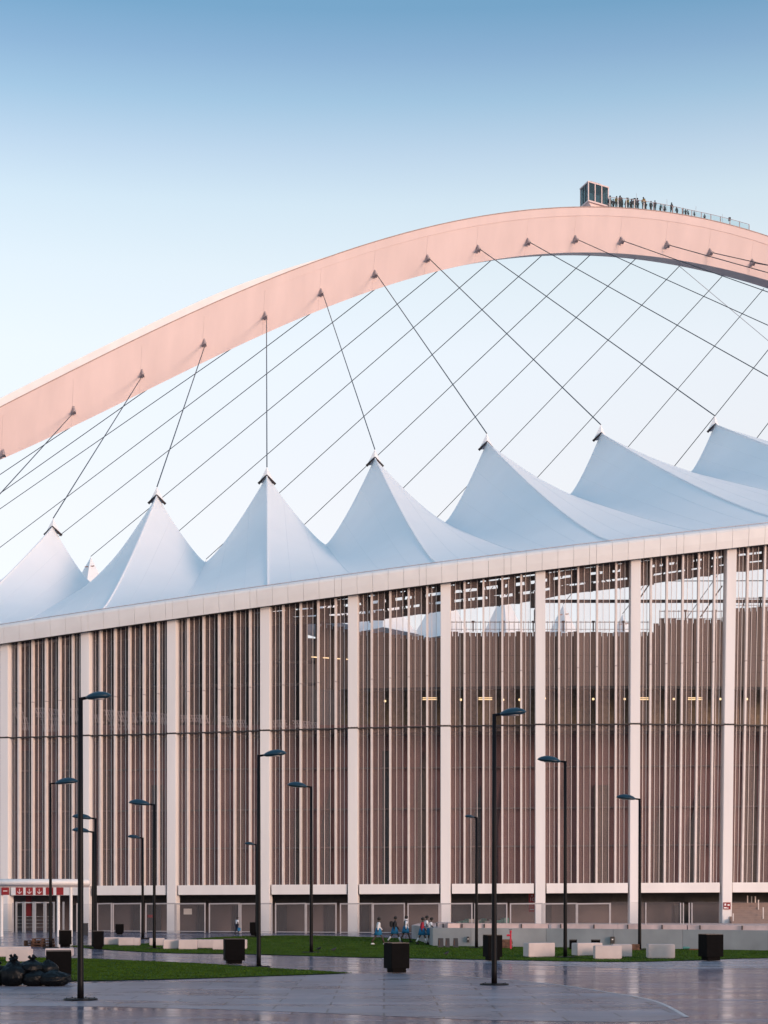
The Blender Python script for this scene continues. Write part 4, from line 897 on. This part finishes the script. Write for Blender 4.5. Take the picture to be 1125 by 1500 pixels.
# stairs behind the last column
st = thing('terrace_stairs', 'wide brown stone stairs rising under the beam beyond the last column', 'stairs', tuple(at(1130, 1354, 116)))
for k in range(9):
    Y0 = 117.3+k*.36; z0 = ZT+k*.155; xa, xb = xw(1071+k*.2, 117.5), xw(1300, 117.5)
    obj('step', MB().hexa([(xa, Y0, z0-.3), (xb, Y0, z0-.3), (xb, Y0+.36, z0-.3), (xa, Y0+.36, z0-.3)], [(xa, Y0, z0+.15), (xb, Y0, z0+.15), (xb, Y0+.355, z0+.15), (xa, Y0+.355, z0+.15)]), M['stair'], st)
for x, y0, y1 in ((1074, 1354, 1337), (1095, 1327, 1311), (1101, 1327, 1312), (1106.5, 1329, 1312), (1111, 1337, 1317), (1118, 1349, 1328)):
    Y = 117.4+max(0, (1354-y0)/25*3.2)*.9; p = at(x, y0+1, Y); obj('rail_post', MB().box((p.x, p.y, p.z), .07, .07, (y0-y1)/F*Y), M['fin'], st)
# hydrant, boxes, boards
p = G(748, 1391); hy = thing('hydrant_pipe', 'bright red hydrant pipe with side outlet by the low wall', 'hydrant', tuple(p))
local('riser', MB().lathe((0, 0, 0), [(.05, 0), (.05, .95), (.065, .96), (.065, 1.06), (.02, 1.08)], 10), M['hydr'], hy); local('outlet', MB().bar((0, 0, .8), (-.22, -.03, .8), .05, 8, .06), M['hydr'], hy); local('wheel', MB().lathe((0, 0, 1.1), [(.09, 0), (.09, .03)], 10), M['dark'], hy)
def wallbox(label, x, y0, y1, wpx):
    i = np.interp(x, [a[0] for a in WL], [v.y for v in wp]); b = at(x, y1, i-.09); o = thing('meter_box', label, 'electrical box', tuple(b)); h = (y1-y0)/F*b.y; wd = wpx/F*b.y
    local('case', MB().box((0, 0, 0), wd, .14, h), M['dark'], o); local('dial', MB().box((0, -.075, h*.5), wd*.35, .01, h*.18), M['white'], o)
wallbox('dark meter box on the grey wall above the pale block trio', 897, 1372, 1382, 6); wallbox('narrow dark meter box on the grey wall near the leaning boards', 685.5, 1372, 1380, 3.4)
for k, (x, lb) in enumerate(((645.5, 'dark board leaning on the wall nearest the walkers'), (655.5, 'dark middle board of three leaning on the wall'), (667.5, 'dark board leaning on the wall, nearest the meter box'))):
    b = G(x, 1388.5); o = thing('leaning_board', lb, 'board', tuple(b), 0, 'boards leaning on the wall'); wd = (9, 7, 8)[k]/F*b.y; h = .56
    local('panel', MB().hexa([(-wd/2, 0, 0), (wd/2, 0, 0), (wd/2, .05, 0), (-wd/2, .05, 0)], [(-wd/2+.03, .12, h), (wd/2-.02, .12, h), (wd/2-.02, .17, h), (-wd/2+.03, .17, h)]), M['dark'], o)
    local('batten', MB().box((-.08, .03, h*.3), .04, .03, h*.5), M['wood'], o)
def planks(label, x0, x1, yb, nl):
    b = G((x0+x1)/2, yb); o = thing('timber_stack', label, 'timber', tuple(b+Vector((0, .2, .02)))); L_ = (x1-x0)/F*b.y
    for k in range(nl): local('plank', MB().box((random.uniform(-.04, .04), 0, k*.085), L_, .3, .075), M['wood'], o)
planks('small stack of dark timber beside the red hydrant', 735, 751, 1389.5, 6); planks('stack of dark timber behind the lamp post at the pale block trio', 912, 937, 1392.5, 4); planks('single dark plank lying near the square planter by the wall', 1011, 1026, 1392.5, 1)
for x0, x1, y0, y1, lb in ((834, 845, 1377.5, 1391, 'dark folded crate behind the pale block with grey end'), (866, 879, 1377.5, 1386, 'dark low crate peeping over the back pale block')):
    b = G((x0+x1)/2, 1391.5); wd = (x1-x0)/F*b.y; h = (1391.5-y0)/F*b.y; o = thing('folded_crate', lb, 'crate', tuple(b)); local('side', MB().box((0, 0, 0), wd, .06, h), M['planter'], o); local('lip', MB().box((0, -.02, h), wd*1.05, .14, .05), M['dark'], o)
b = G(1005, 1391.5); o = thing('green_bottle', 'small teal plastic bottle lying on the lawn by the wall', 'bottle', tuple(b+Vector((0, 0, .06))))
local('bottle_body', MB().bar((-.18, 0, .06), (.12, 0, .06), .07, 10), M['teal'], o); local('neck', MB().bar((.12, 0, .06), (.22, 0, .06), .06, 8, .025), M['teal'], o)
# noticeboard box by the entrance
b = at(125, 1364, 114); o = thing('grey_cabinet', 'dark grey cabinet standing before the column by the entrance', 'cabinet', (b.x, b.y, gz(114))); local('case', MB().box((0, 0, 0), .32, .3, b.z-gz(114)+.5), M['door'], o); local('cap', MB().box((0, 0, b.z-gz(114)+.502), .36, .34, .03), M['dark'], o)
# birds
for x, y, lb in ((467, 1394, 'dark bird walking on the lawn near the lone lamp post'), (489, 1395, 'small dark bird pecking farther from the lone lamp post'), (654, 1401, 'dark bird standing at the paving edge of the back lawn')):
    b = G(x, y); o = thing('bird', lb, 'bird', tuple(b+Vector((0, 0, .04))), random.uniform(-1, 1)); s_ = .9
    me = skin_mesh([(0, 0, .14), (.1, 0, .17), (.16, 0, .23), (.2, 0, .24), (-.1, 0, .12), (-.22, 0, .09)], [(0, 1), (1, 2), (2, 3), (0, 4), (4, 5)], [.07, .06, .035, .012, .05, .02]); me.transform(Matrix.Scale(s_, 4)); local('body', me, M['bird'], o)
    for y_ in (-.03, .03): local('leg', MB().bar((0, y_, 0), (0, y_, .13), .012, 4), M['bird'], o)
